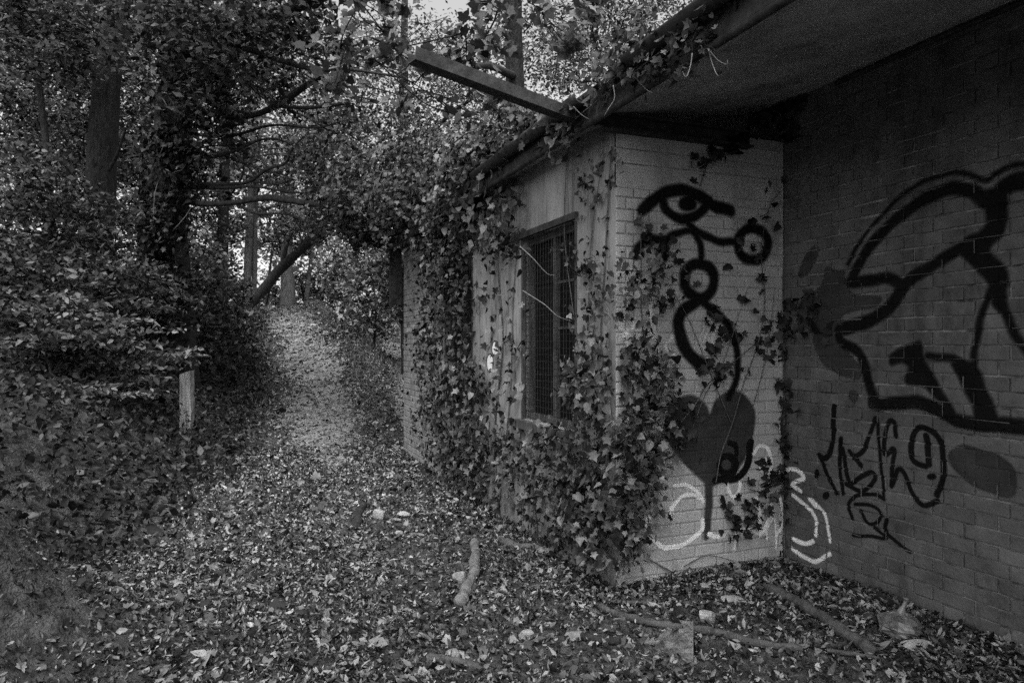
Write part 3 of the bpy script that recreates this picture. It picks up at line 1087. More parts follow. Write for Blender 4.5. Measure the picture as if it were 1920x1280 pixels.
xs, ys_ = [], []
for n, xr, yr in ((130000, (-2.2, 3.4), (1.6, 5.5)), (48000, (-1.6, 2.2), (5.5, 10)), (85000, (-1.0, 5.6), (10, 26))):
    a, b = litter_points(n, xr, yr, path_keep)
    xs.append(a); ys_.append(b)
lx, ly = np.concatenate(xs), np.concatenate(ys_)
nL = len(lx)
lS = np.exp(rng.normal(-3.54, 0.36, nL)) * (1 + 0.075 * np.clip(ly - 4.5, 0, 12))
lz = gz(lx, ly) + 0.008 + 0.022 * rng.random(nL) ** 1.5
lN = unit(nL) * 0.75 + [0, 0, 0.7]
lN[:, 2] = np.abs(lN[:, 2])
lT = unit(nL)
lsh = 0.008 + 0.31 * rng.random(nL) ** 2.6
lP = np.stack([lx, ly, lz], -1)
u_, v_, d_ = project(lP)
vis = (d_ > 0.5) & (u_ > 0) & (u_ < 1920) & (v_ < 1275)
big = np.where(vis, lS / np.maximum(d_, 0.1) * (0.4 + lN[:, 2]), 0)
top = np.argsort(-big)[:300]
mask = np.ones(nL, bool); mask[top] = False
leaf_pieces('fallen_leaf', lP[top], lN[top], lT[top], lS[top], 'ovate', M['litter'], ground, 0.03, 0.26, curl=0.8)
kind_ = rng.random(nL)
lV, lF, lA, nv = [], [], [], 0
for tm, sel, mul_, cu in (('narrow', kind_ < 0.5, 1.1, 1.0), ('ovate', (kind_ >= 0.5) & (kind_ < 0.78), 1.0, 0.8), ('rhomb', (kind_ >= 0.78) & (kind_ < 0.93), 0.75, 1.2), ('maple', kind_ >= 0.95, 1.3, 0.9)):
    q = sel & mask
    a_, b_, c_ = leaf_arrays(lP[q], lN[q], lT[q], lS[q] * mul_, lsh[q], tm, cu)
    lV.append(a_); lF.append(b_ + nv); lA.append(c_); nv += len(a_)
ll = put('leaf_litter', np.vstack(lV), np.vstack(lF), M['litter'], shade=np.concatenate(lA))
tag(ll, 'carpet of fallen leaves over the path and under the roof', 'leaf litter', kind='stuff')
# crumbs of bark and soil between the leaves, and on the bare mound
nC = 16000
cx, cy = rng.uniform(-2.4, 3.38, nC), rng.uniform(1.6, 7, nC)
k = outside(cx, cy)
cx, cy = cx[k], cy[k]
cP = np.stack([cx, cy, gz(cx, cy) + 0.012 + mw.mean() * 0], -1)
cN = unit(len(cx)); cN[:, 2] = np.abs(cN[:, 2])
co = leaf_obj('leaf_crumbs', cP, cN, unit(len(cx)), rng.uniform(0.008, 0.022, len(cx)), 0.02 + 0.15 * rng.random(len(cx)) ** 2, 'rhomb', M['litter'])
tag(co, 'crumbs of broken leaf and bark on the near ground', 'leaf litter', kind='stuff')


nC = 16000
cx, cy = rng.normal(-1.6, 0.75, nC), rng.normal(3.8, 0.6, nC)
k = (rng.random(nC) < np.clip(0.45 + 0.9 * wav(cx, cy, 6.0), 0.05, 1)) & (cx < -0.35) & (cy > 2.2)
cx, cy = cx[k], cy[k]
n = len(cx)
mwp = np.exp(-(((cx + 1.5) / 1.1) ** 2 + ((cy - 3.9) / 1.0) ** 2))
cP = np.stack([cx, cy, gz(cx, cy) + mwp * (0.045 * wav(cx, cy, 7.0) + 0.02 * wav(cx + 3, cy, 19.0)) + 0.012 * rng.random(n)], -1)
co = leaf_obj('moss_tufts', cP, unit(n) + [0, -0.3, 0.3], unit(n) + [0, 0, 0.9], rng.uniform(0.012, 0.034, n), 0.012 + 0.11 * rng.random(n) ** 2, 'narrow', M['grass'], curl=0.6)
tag(co, 'moss and tiny plants on the earth mound at the near left', 'moss', kind='stuff')


# ------------------------------------------------------------------ loose things on the ground
def stick(name, label, cat, pts, wpx, mat, lift=0.4, wob=0.12, tw=None, twigs=()):
    P = [on_ground(u, v) for u, v in pts]
    d = [float((p - EYE) @ FW) for p in P]
    R = np.array([w * dd / FPX / 2 for w, dd in zip(np.linspace(wpx[0], wpx[1], len(P)), d)])
    P = [p + [0, 0, r * lift * 0.5 + 0.012] for p, r in zip(P, R)]
    mb = MB()
    Q_ = catmull(np.hstack([np.array(P), R[:, None]]), 5) if len(P) > 2 else np.hstack([np.array(P), R[:, None]])
    Q_[:, 3] *= 1 + rng.normal(0, 0.10, len(Q_)); Q_[:, :2] += rng.normal(0, 0.12, (len(Q_), 2)) * Q_[:, 3:4]
    Q_[-1, 3] *= 0.55; Q_[0, 3] *= 0.8
    mb.tube(Q_[:, :3], Q_[:, 3], 10, wob=wob, smooth=3)
    o0 = np.array(P[0])
    t = thing(name, label, cat, o0, 'fallen wood on the ground')
    mb.build('stem', mat, t, smooth=True)
    for a, b, w in twigs:
        A, B = on_ground(*a) + [0, 0, 0.02], on_ground(*b) + [0, 0, 0.05]
        m2 = MB(); m2.tube([A, (A + B) / 2 + [0, 0, 0.03], B], np.array([w, w * 0.8, w * 0.5]) * 0.001, 6, wob=0.1)
        m2.build('twig', mat, t, smooth=True)
    return t


stick('fallen_branch', 'thick curved mossy branch lying upright in view on the path beside a grey stone', 'branch',
      [(889, 1020), (891, 1050), (888, 1082), (872, 1118), (858, 1142)], (18, 24), M['stick_pale'], 0.7)
stick('fallen_branch', 'short dark branch end poking out of the ivy at the wall foot', 'branch', [(938, 1018), (965, 1029), (1000, 1033), (1030, 1040)], (16, 12), M['stick'], 0.7)
stick('fallen_branch', 'long thin bent branch lying across the leaves below the graffiti wall', 'branch',
      [(1122, 1141), (1150, 1158), (1200, 1170), (1262, 1183), (1310, 1189), (1360, 1200), (1410, 1214), (1505, 1226)], (13, 17), M['stick'], 0.8,
      twigs=[((1225, 1150), (1238, 1170), 7)])
stick('fallen_branch', 'thickest branch, pale broken end, pointing to the corner of the two brick walls', 'branch',
      [(1436, 1108), (1478, 1128), (1530, 1160), (1580, 1196), (1640, 1234)], (17, 25), M['stick'], 0.9)
stick('fallen_branch', 'short brown branch at the bottom edge of the path', 'branch', [(800, 1238), (835, 1243), (870, 1252), (905, 1262)], (15, 14), M['stick'], 0.7)
stick('fallen_branch', 'dark half buried branch left of the broken concrete slab', 'branch', [(1090, 1200), (1130, 1206), (1165, 1212)], (17, 15), M['bark'], 0.6)
stick('fallen_branch', 'thin stick under the long bent branch, parallel to the wall foot', 'branch', [(1150, 1136), (1210, 1137), (1262, 1150)], (9, 5), M['stick'], 0.8)
stick('fallen_branch', 'mossy stump of branch beside the pale brick lump on the path', 'branch', [(668, 995), (672, 970), (683, 950)], (16, 13), M['bark'], 0.8)
stick('fallen_branch', 'short stick right of the thick pale-ended branch at the bottom', 'branch', [(1550, 1226), (1600, 1236), (1650, 1240)], (10, 7), M['stick'], 0.8)
stick('fallen_branch', 'pale twig lying level in the middle of the path', 'branch', [(770, 1008), (782, 1007), (796, 1008)], (8, 6), M['stick_pale'], 0.8)
stick('fallen_branch', 'thin straight twig on the leaves below the curved branch', 'branch', [(822, 1156), (860, 1156), (900, 1158)], (4, 3), M['stick'], 1.0)


def stone(name, label, cat, u, v, wpx, hpx, mat, boxy=0.5, depth=0.8, rot=0.0, seed=0):
    r2 = np.random.default_rng(seed)
    p = on_ground(u, v)
    d = float((p - EYE) @ FW)
    w, h = wpx * d / FPX / 2, hpx * d / FPX / 2
    n, m = 10, 14
    V, F = [], []
    cuts = [(unit_ / np.linalg.norm(unit_), 0.62 + 0.3 * r2.random()) for unit_ in r2.normal(size=(12, 3))]
    for i in range(n + 1):
        for k in range(m):
            th, ph = math.pi * i / n, 2 * math.pi * k / m
            q = np.array([math.sin(th) * math.cos(ph), math.sin(th) * math.sin(ph), math.cos(th)])
            q = np.sign(q) * np.abs(q) ** (1 - 0.45 * boxy)
            for c, dd in cuts:
                e = q @ c - dd
                if e > 0: q = q - c * e
            q = q * (1 + r2.normal(0, 0.012))
            a = rot
            V.append(p + RT * w * (q[0] * math.cos(a) - q[1] * math.sin(a)) + FW * w * depth * (q[0] * math.sin(a) + q[1] * math.cos(a)) + UP * (h * q[2] + h * 0.75))
    for i in range(n):
        for k in range(m):
            F.append((i * m + k, i * m + (k + 1) % m, (i + 1) * m + (k + 1) % m, (i + 1) * m + k))
    o = put(name, V, F, mat, None, p)
    tag(o, label, cat, 'stones on the ground')


stone('stone', 'pale square lump of brick on the path before the ivy wall', 'stone', 710, 972, 30, 22, M['plaster'], 0.9, 0.8, 0.3, 1)
stone('stone', 'small white rubble piece right of the pale brick lump', 'stone', 757, 970, 28, 15, M['plaster'], 0.4, 0.8, 0.2, 2)
stone('stone', 'grey angular stone leaning on the curved branch', 'stone', 862, 1096, 28, 30, M['stone'], 0.5, 0.8, 0.6, 3)
stone('stone', 'pale stone above the broken concrete slab', 'stone', 1326, 1170, 34, 32, M['plaster'], 0.4, 0.8, 0.2, 4)
stone('stone', 'flat brick lying at the foot of the return wall', 'stone', 1370, 1130, 46, 14, M['stone'], 0.95, 0.6, 0.1, 5)
stone('stone', 'flat grey stone beside the dark half buried branch', 'stone', 1078, 1196, 46, 16, M['stone'], 0.5, 0.7, 0.1, 6)
stone('stone', 'dark low stone in the leaves by the corner ivy', 'stone', 985, 1198, 34, 18, M['stone'], 0.8, 0.7, 0.2, 7)
stone('stone', 'rounded stone half covered by leaves at the bottom edge', 'stone', 850, 1235, 30, 18, M['stone'], 0.3, 0.8, 0.0, 8)
stone('stone', 'mossy flat stone at the side wall foot below the plastic bag', 'stone', 1720, 1216, 60, 18, M['plaster'], 0.6, 0.6, 0.3, 9)
stone('stone', 'small grey stone between path middle and curved branch', 'stone', 748, 1004, 16, 13, M['stone'], 0.4, 0.8, 0.0, 10)

# broken concrete slab: a wedge-shaped corner rising out of the leaves
A, B, C = on_ground(1210, 1222), on_ground(1300, 1262), on_ground(1300, 1196)
top3 = [A + [0, 0, 0.035], B + [0, 0, 0.05], C + [0, 0, 0.085]]
bot3 = [A - [0, 0, 0.08], B - [0, 0, 0.08], C - [0, 0, 0.08]]
# subdivide the top for a crumbled surface
n = 10
tv, tix = [], {}
for i in range(n + 1):
    for k in range(n + 1 - i):
        a, b = i / n, k / n
        q = top3[0] * (1 - a - b) + top3[1] * a + top3[2] * b
        edge = min(a, b, 1 - a - b) < 1e-6
        tix[(i, k)] = len(tv)
        tv.append(q + [0, 0, (0 if edge else rng.normal(0, 0.009))] + (rng.normal(0, 0.012, 3) if edge and 0.02 < a + b < 0.98 + 0.02 * (a * b == 0) else 0))
tf = []
for i in range(n):
    for k in range(n - i):
        tf.append((tix[(i, k)], tix[(i + 1, k)], tix[(i, k + 1)]))
        if k < n - i - 1: tf.append((tix[(i + 1, k)], tix[(i + 1, k + 1)], tix[(i, k + 1)]))
b0 = len(tv)
tv += bot3
c0, c1, c2 = tix[(0, 0)], tix[(n, 0)], tix[(0, n)]
tf += [(c0, b0, b0 + 1, c1), (c1, b0 + 1, b0 + 2, c2), (c2, b0 + 2, b0, c0)]
o = put('concrete_slab', tv, tf, M['slab'], None, A)
tag(o, 'pale crumbled triangular corner of concrete slab crossed by the long branch', 'slab')
# plastic bag with a twisted neck
p = on_ground(1686, 1192)
t = thing('plastic_bag', 'crumpled pale plastic bag with twisted neck by the foot of the side wall', 'bag', p)
V, F = [], []
n, m = 14, 18
for i in range(n + 1):
    for k in range(m):
        th, ph = math.pi * i / n, 2 * math.pi * k / m
        r = 0.085 * (math.sin(th) ** 0.7) * (1 + 0.13 * math.sin(5 * ph + 3 * th) + 0.08 * math.sin(9 * ph - 5 * th) + rng.normal(0, 0.03))
        V.append(p + [r * math.cos(ph) * 1.15, r * math.sin(ph), 0.05 + 0.062 * math.cos(th) * (1 + 0.1 * math.sin(7 * ph))])
for i in range(n):
    for k in range(m):
        F.append((i * m + k, i * m + (k + 1) % m, (i + 1) * m + (k + 1) % m, (i + 1) * m + k))
put('bag_body', V, F, M['bag'], t)
mb = MB()
mb.tube([p + [0, 0, 0.09], p + [0.015, -0.005, 0.13], p + [0.03, -0.01, 0.165], p + [0.035, -0.012, 0.185]], [0.035, 0.014, 0.010, 0.016], 9, wob=0.15)
mb.build('bag_neck', M['bag'], t, smooth=True)

# the old post on the bank
p = on_ground(352, 824)
d = float((p - EYE) @ FW)
w = 10.5 * d / FPX
h = 126 * d / FPX
t = thing('wooden_post', 'short weathered grey wooden post standing on the leafy bank', 'post', p)
V, F = [], []
n, m = 16, 4
ring = [(-1, -1), (1, -1), (1, 1), (-1, 1)]
for i in range(n + 1):
    z = -0.3 + (h + 0.3) * i / n
    for a, b in ring:
        V.append(p + RT * (w * a * (1 - 0.04 * i / n) + rng.normal(0, 0.003) - 0.012 * i / n) + FW * (w * b * 0.8) + UP * (z + (0.025 * a if i == n else 0)))
for i in range(n):
    for k in range(m):
        F.append((i * m + k, i * m + (k + 1) % m, (i + 1) * m + (k + 1) % m, (i + 1) * m + k))
F.append(tuple(n * m + k for k in range(4)))
put('shaft', V, F, M['post'], t)
V, F = [], []
q = p - RT * (w * 1.2) + FW * 0.04
V, F = box_vf(-w * 0.22, w * 0.22, -w * 0.5, w * 0.5, h - 0.16, h - 0.01)
put('batten', [q + RT * a + FW * b + UP * c for a, b, c in V], F, M['bark'], t)


# ------------------------------------------------------------------ ivy
def in_poly(P, n):
    P = np.array(P, float)
    lo, hi = P.min(0), P.max(0)
    out = []
    while sum(map(len, out)) < n:
        q = rng.uniform(lo, hi, (n * 2, 2))
        ins = np.zeros(len(q), bool)
        for i in range(len(P)):
            a, b = P[i], P[(i + 1) % len(P)]
            ins ^= ((a[1] > q[:, 1]) != (b[1] > q[:, 1])) & (q[:, 0] < (b[0] - a[0]) * (q[:, 1] - a[1]) / (b[1] - a[1] + 1e-9) + a[0])
        out.append(q[ins])
    return np.concatenate(out)[:n]


def clumpy(P, n, k, sig):
    """points gathered round k seeds plus an even share"""
    c = in_poly(P, k)
    a = in_poly(P, n // 3)
    b = c[rng.integers(k, size=n - n // 3)] + rng.normal(0, sig, (n - n // 3, 2))
    return np.vstack([a, b])


def wall_pts(uv, wall):
    """wall: R return, S side, F front, A whichever of F/R the ray meets at the outside corner"""
    P, Nn = [], []
    for u, v in uv:
        w = wall
        if wall == 'A': w = 'F' if u < 1155 else 'R'
        if w == 'R':
            q = on_y(u, v, YR); nn = (0, -1, 0)
        elif w == 'S':
            q = on_x(u, v, XS); nn = (-1, 0, 0)
        elif w == 'K':
            q = at(u, v, 4.12); nn = (-0.6, -0.8, 0)
        elif w == 'E':
            q = on_x(u, v, 1.90); nn = (-1, 0, 0.3)
        else:
            q = on_x(u, v, XF); nn = (-1, 0, 0)
        P.append(q); Nn.append(nn)
    return np.array(P), np.array(Nn, float)


def ivy_leaves(t, P, nrm, tip, S, sh, topk, mk, lo, hi):
    sel = rng.random(len(P))
    V_, F_, A_, nv = [], [], [], 0
    for tm, a, b in (('ivy', 0, 0.45), ('ivy3', 0.45, 0.75), ('ivyh', 0.75, 1.01)):
        q = topk[(sel[topk] >= a) & (sel[topk] < b)]
        leaf_pieces('leaf', P[q], nrm[q], tip[q], S[q], tm, M['ivy'], t, lo, hi, curl=0.7)
        q = mk & (sel >= a) & (sel < b)
        if q.any():
            x_, y_, z_ = leaf_arrays(P[q], nrm[q], tip[q], S[q], sh[q], tm, 0.8)
            V_.append(x_); F_.append(y_ + nv); A_.append(z_); nv += len(x_)
    if V_:
        tag(put('foliage', np.vstack(V_), np.vstack(F_), M['ivy'], t, shade=np.concatenate(A_)), kind='stuff')


def ivy(name, label, base, layers, stems, nbig, lo=0.03, hi=0.13, tendrils=(), sticks=()):
    """layers: (pixel polygon, wall, count, clumps, (out0, out1), (size0, size1))"""
    t = thing(name, label, 'ivy', base, 'ivy growing on the building')
    PP, NN, SS = [], [], []
    for poly, wall, n, k, (o0, o1), (s0, s1) in layers:
        if isinstance(poly[0][0], (int, float)) and k == 0:      # strand: points along a line
            L = catmull(np.array(poly, float), 10)
            uv = L[rng.integers(len(L), size=n)] + rng.normal(0, 9, (n, 2))
        else:
            uv = clumpy(poly, n, k, 16)
        P, Nn = wall_pts(uv, wall)
        out = o0 + (o1 - o0) * rng.random(len(P)) ** 1.4
        P = P + Nn * out[:, None]
        keep = (P[:, 2] > 0.0) & (P[:, 2] < 3.4)
        PP.append(P[keep]); NN.append(Nn[keep]); SS.append(rng.uniform(s0, s1, keep.sum()))
    P, Nn, S = np.vstack(PP), np.vstack(NN), np.concatenate(SS)
    n = len(P)
    nrm = Nn * 0.7 + unit(n) * 0.8 + [0, 0, 0.4]
    tip = np.array([0, 0, -0.8]) + unit(n) * 0.7 + Nn * 0.2
    sh = lo * 0.35 + (hi * 1.3 - lo * 0.35) * rng.random(n) ** 2.5
    u, v, d = project(P)
    ok = (u > 0) & (u < 1920) & (v > 0) & (v < 1280)
    # the outermost, largest leaves are pieces of their own
    score = np.where(ok, S / d * (1 + 0.6 * rng.random(n)), 0)
    topk = np.argsort(-score)[:nbig]
    mk = np.ones(n, bool); mk[topk] = False
    ivy_leaves(t, P, nrm, tip, S, sh, topk, mk, lo, hi)
    for pts, wall, w in stems:
        Q, Nq = wall_pts(pts, wall)
        Q = Q + Nq * 0.012
        mb = MB(); mb.tube(Q, np.linspace(w, w * 0.5, len(Q)), 6, wob=0.15, smooth=6)
        mb.build('stem', M['stem'], t, smooth=True)
    for pts, w in tendrils:            # free hanging shoots: (u, v, depth)
        Q = np.array([at(*p) for p in pts])
        mb = MB(); mb.tube(Q, np.linspace(w * 0.75, w * 0.25, len(Q)), 5, wob=0.2, smooth=6)
        mb.build('tendril', M['stem_pale'], t, smooth=True)
    return t


cornerA = [(1092, 420), (1130, 470), (1168, 470), (1215, 440), (1262, 470), (1275, 520), (1225, 590), (1230, 640), (1245, 690), (1262, 750), (1255, 850), (1235, 905), (1215, 960),
           (1190, 1000), (1165, 1105), (1090, 1080), (1020, 1030), (985, 960), (1000, 870), (1075, 790), (1092, 640)]
core = [(1110, 640), (1175, 620), (1215, 690), (1240, 780), (1225, 880), (1190, 960), (1150, 1060), (1090, 1040), (1060, 900), (1090, 780)]
ivy('corner_ivy', 'dense ivy climbing the outer corner beside the window and the graffiti heart', (XF, YR - 0.05, 0.02),
    [(cornerA, 'A', 1350, 60, (0.02, 0.16), (0.022, 0.066)), (core, 'A', 1350, 40, (0.04, 0.24), (0.025, 0.072)),
     ([(1100, 700), (1150, 640), (1200, 720), (1215, 860), (1190, 960), (1165, 1090), (1120, 1080), (1090, 900)], 'K', 230, 16, (0.0, 0.16), (0.04, 0.08)),
     ([(1125, 470), (1165, 480), (1180, 560), (1150, 640), (1120, 600)], 'K', 40, 8, (0.0, 0.08), (0.035, 0.07))],
    [([(1140, 1105), (1135, 950), (1150, 800), (1130, 650), (1138, 480), (1146, 330), (1150, 275)], 'F', 0.008),
     ([(1150, 1100), (1190, 960), (1240, 840), (1300, 760), (1330, 715), (1420, 640)], 'R', 0.006),
     ([(1165, 1100), (1180, 900), (1205, 700), (1200, 560), (1200, 400)], 'R', 0.005),
     ([(1180, 1030), (1230, 1055), (1262, 1072)], 'R', 0.005),
     ([(1100, 1080), (1090, 900), (1110, 700), (1120, 560)], 'F', 0.007)], 300, 0.018, 0.165)
ring1 = [(1380, 440), (1420, 425), (1445, 450), (1440, 500), (1400, 510), (1375, 480)]
mid1 = [(1300, 590), (1345, 560), (1400, 550), (1440, 560), (1450, 590), (1400, 640), (1370, 690), (1330, 720), (1300, 690), (1340, 640)]
low1 = [(1350, 900), (1420, 880), (1450, 900), (1440, 960), (1390, 1010), (1350, 1000), (1370, 950)]
heart1 = [(1250, 800), (1300, 760), (1330, 700), (1350, 720), (1310, 800), (1290, 860)]
ivy('wall_ivy', 'thin ivy strands scattered over the graffiti face and down the return wall', (3.0, YR - 0.04, 0.02),
    [(ring1, 'R', 12, 5, (0.01, 0.05), (0.05, 0.085)), (mid1, 'R', 46, 12, (0.01, 0.07), (0.045, 0.09)), (low1, 'R', 46, 10, (0.01, 0.06), (0.045, 0.085)),
     (heart1, 'R', 20, 8, (0.01, 0.07), (0.04, 0.08)),
     ([(1200, 430), (1250, 470), (1290, 520), (1330, 580)], 'R', 18, 0, (0.01, 0.06), (0.05, 0.085)),
     ([(1420, 490), (1430, 560), (1420, 640), (1400, 700)], 'R', 16, 0, (0.01, 0.05), (0.05, 0.08)),
     ([(1410, 860), (1440, 880), (1430, 930), (1400, 980), (1370, 1005)], 'R', 36, 0, (0.01, 0.05), (0.05, 0.08)),
     ([(1470, 320), (1440, 380), (1400, 430)], 'R', 9, 0, (0.01, 0.03), (0.05, 0.07))],
    [([(1340, 905), (1350, 850), (1372, 790), (1392, 720), (1420, 640), (1432, 560), (1425, 470), (1440, 390), (1462, 360)], 'R', 0.004),
     ([(1372, 800), (1330, 700), (1290, 600), (1250, 530)], 'R', 0.003), ([(1190, 1030), (1240, 1062), (1262, 1072)], 'R', 0.004),
     ([(1290, 820), (1320, 740), (1350, 690), (1380, 600), (1400, 540)], 'R', 0.003),
     ([(1410, 760), (1432, 680), (1444, 600), (1450, 540)], 'R', 0.003), ([(1280, 1060), (1330, 1040), (1400, 1060)], 'R', 0.004)], 130, 0.012, 0.05)
cl2 = [(1475, 560), (1540, 535), (1560, 560), (1555, 610), (1500, 640), (1478, 640)]
ivy('wall_ivy', 'dark ivy strand growing up the inner corner between the two brick walls', (XS - 0.05, YR - 0.05, 0.05),
    [(cl2, 'S', 45, 8, (0.01, 0.06), (0.045, 0.08)), ([(1474, 1040), (1472, 960), (1474, 880), (1476, 780), (1474, 660), (1478, 600)], 'S', 75, 0, (0.0, 0.05), (0.045, 0.085)),
     ([(1455, 900), (1460, 800), (1455, 700), (1450, 600)], 'R', 55, 0, (0.0, 0.05), (0.045, 0.08))],
    [([(1474, 1050), (1471, 900), (1473, 760), (1471, 600), (1468, 470)], 'S', 0.005), ([(1545, 1100), (1552, 1030), (1535, 985), (1520, 1010)], 'S', 0.004)], 150, 0.012, 0.045)
ivy('wall_ivy', 'black ivy leaves hanging from the corner where soffit meets walls', (3.2, YR - 0.05, 2.8),
    [([(1300, 340), (1315, 300), (1360, 285), (1385, 270)], 'R', 34, 0, (0.01, 0.07), (0.05, 0.085)), ([(1370, 270), (1400, 245), (1440, 225)], 'R', 45, 0, (0.01, 0.10), (0.05, 0.09)),
     ([(1430, 220), (1470, 200), (1510, 190)], 'S', 42, 0, (0.0, 0.10), (0.05, 0.09)), ([(1475, 230), (1490, 250)], 'S', 10, 0, (0.0, 0.06), (0.05, 0.09))],
    [([(1310, 350), (1330, 300), (1375, 275), (1420, 235), (1470, 205)], 'R', 0.004)], 120, 0.008, 0.035)
# front wall
curt = [(785, 330), (830, 300), (880, 270), (940, 260), (985, 275), (985, 420), (975, 470), (930, 480), (890, 450), (850, 500), (800, 470), (770, 440)]
col2 = [(818, 440), (885, 440), (890, 560), (905, 640), (915, 760), (930, 860), (940, 945), (860, 930), (830, 880), (815, 760), (800, 620)]
strip = [(895, 440), (975, 440), (978, 600), (975, 800), (990, 960), (940, 950), (910, 760), (920, 600)]
foot = [(830, 800), (900, 780), (990, 790), (1060, 790), (1120, 860), (1120, 1060), (1040, 1030), (960, 990), (900, 950), (850, 910)]
tops = [(1060, 260), (1135, 265), (1150, 330), (1145, 480), (1100, 520), (1078, 420), (1085, 330)]
ivy('wall_ivy', 'ivy curtain shading the long front wall around the second window', (XF - 0.05, 6.8, 0.0),
    [(curt, 'F', 1500, 50, (0.03, 0.30), (0.05, 0.095)), (col2, 'F', 2600, 60, (0.02, 0.20), (0.045, 0.085)), (strip, 'F', 230, 20, (0.01, 0.10), (0.045, 0.085)),
     (foot, 'F', 800, 36, (0.01, 0.12), (0.04, 0.075)), (tops, 'F', 70, 14, (0.005, 0.04), (0.035, 0.06)),
     ([(795, 470), (780, 560), (792, 640), (785, 760), (800, 850)], 'F', 90, 0, (0.0, 0.06), (0.05, 0.08))],
    [([(905, 930), (890, 800), (870, 650), (860, 500), (880, 380)], 'F', 0.014), ([(935, 940), (930, 800), (945, 640), (935, 480), (950, 330)], 'F', 0.009),
     ([(965, 960), (950, 860), (960, 720), (965, 560), (975, 430)], 'F', 0.007), ([(850, 900), (845, 780), (830, 640), (840, 500)], 'F', 0.012),
     ([(1060, 1040), (1040, 950), (1070, 880), (1062, 800)], 'F', 0.010), ([(1010, 1000), (1000, 900), (1015, 850), (1000, 800)], 'F', 0.012),
     ([(1080, 600), (1062, 450), (1064, 330), (1070, 270)], 'F', 0.004), ([(1105, 620), (1110, 470), (1120, 380), (1135, 290)], 'F', 0.004)], 300, 0.02, 0.16,
    tendrils=[([(975, 462, 5.0), (1000, 485, 4.9), (1025, 512, 4.85), (1040, 516, 4.8)], 0.005), ([(980, 545, 5.0), (1020, 570, 4.8), (1045, 592, 4.7), (1072, 602, 4.6)], 0.005),
              ([(912, 302, 5.6), (940, 312, 5.5), (965, 330, 5.4), (982, 337, 5.3)], 0.004), ([(911, 303, 5.6), (900, 330, 5.6), (896, 360, 5.6)], 0.004)])
# along the eave and the roof edge, near part
eave1 = [(985, 250), (1060, 190), (1120, 150), (1200, 60), (1230, 70), (1150, 170), (1070, 240), (1000, 290)]
eave2 = [(1180, 140), (1260, 60), (1330, 5), (1380, 0), (1330, 80), (1250, 150), (1190, 190)]
ivy('roof_ivy', 'ivy trailing over the gutter and eave above the graffiti corner', (1.92, 2.8, 2.95),
    [(eave1, 'E', 480, 24, (-0.06, 0.13), (0.03, 0.07)), (eave2, 'E', 240, 16, (-0.04, 0.10), (0.03, 0.062)),
     ([(1080, 240), (1060, 270), (1040, 300)], 'E', 16, 0, (0.0, 0.1), (0.05, 0.08)), ([(1290, 90), (1310, 100), (1340, 105), (1360, 120)], 'E', 24, 0, (-0.02, 0.1), (0.03, 0.05))],
    [([(1030, 240), (1120, 180), (1220, 90), (1300, 20)], 'E', 0.006), ([(1050, 250), (1150, 170), (1280, 70), (1340, 10)], 'E', 0.005)], 200, 0.03, 0.15,
    tendrils=[([(1328, 92, 2.95), (1334, 115, 2.93), (1342, 136, 2.9), (1347, 143, 2.88)], 0.004), ([(1328, 92, 2.95), (1345, 112, 2.93), (1362, 121, 2.9), (1364, 112, 2.9)], 0.003),
              ([(1298, 100, 3.0), (1295, 122, 3.0), (1287, 144, 2.98), (1279, 134, 2.98)], 0.004), ([(1180, 128, 3.5), (1195, 150, 3.5), (1212, 168, 3.45), (1223, 174, 3.4)], 0.004),
              ([(1150, 160, 3.6), (1152, 185, 3.6), (1140, 205, 3.6), (1133, 217, 3.6)], 0.004), ([(1075, 200, 4.0), (1090, 215, 4.0), (1105, 224, 3.95)], 0.004)])


def cloud_ivy(name, label, blobs, base, nbig, lo=0.03, hi=0.16, size=(0.032, 0.07), tendrils=(), group='ivy growing on the building'):
    t = thing(name, label, 'ivy', base, group)
    PP = []
    for (u, v, d, ru, rv, rd, n) in blobs:
        c = at(u, v, d)
        k = max(3, n // 30)
        sc = unit(k) * (rng.random(k)[:, None] ** 0.4)
        s = sc[rng.integers(k, size=n)] + rng.normal(0, 0.17, (n, 3))
        PP.append(c + RT * (s[:, :1] * ru * d / FPX) + UP * (s[:, 2:] * rv * d / FPX) + FW * (s[:, 1:2] * rd))
    P = np.vstack(PP)
    n = len(P)
    nrm = unit(n) * 0.6 + [-0.45, -0.25, 0.55]
    tip = np.array([-0.2, -0.1, -0.8]) + unit(n) * 0.6
    S = rng.uniform(*size, n)
    sh = lo * 0.35 + (hi * 1.3 - lo * 0.35) * rng.random(n) ** 2.5
    u, v, d = project(P)
    score = S / d * (1 + 0.6 * rng.random(n)) - 0.004 * (P @ FW - (P @ FW).min())
    topk = np.argsort(-score)[:nbig]
    mk = np.ones(n, bool); mk[topk] = False
    ivy_leaves(t, P, nrm, tip, S, sh, topk, mk, lo, hi)
    mb = MB()
    for _ in range(26):
        i, j = rng.integers(n, size=2)
        a, b = P[i], P[j]
        if np.linalg.norm(a - b) > 1.6: continue
        mb.tube([a, (a + b) / 2 + rng.normal(0, 0.1, 3), b], [0.007, 0.006, 0.004], 5)
    tag(mb.build('woody_stems', M['stem'], t, smooth=True), kind='stuff')
    for pts, w in tendrils:
        Q = np.array([at(*p) for p in pts])
        mb = MB(); mb.tube(Q, np.linspace(w * 0.75, w * 0.25, len(Q)), 5, wob=0.2, smooth=6)
        mb.build('tendril', M['stem_pale'], t, smooth=True)
    return t


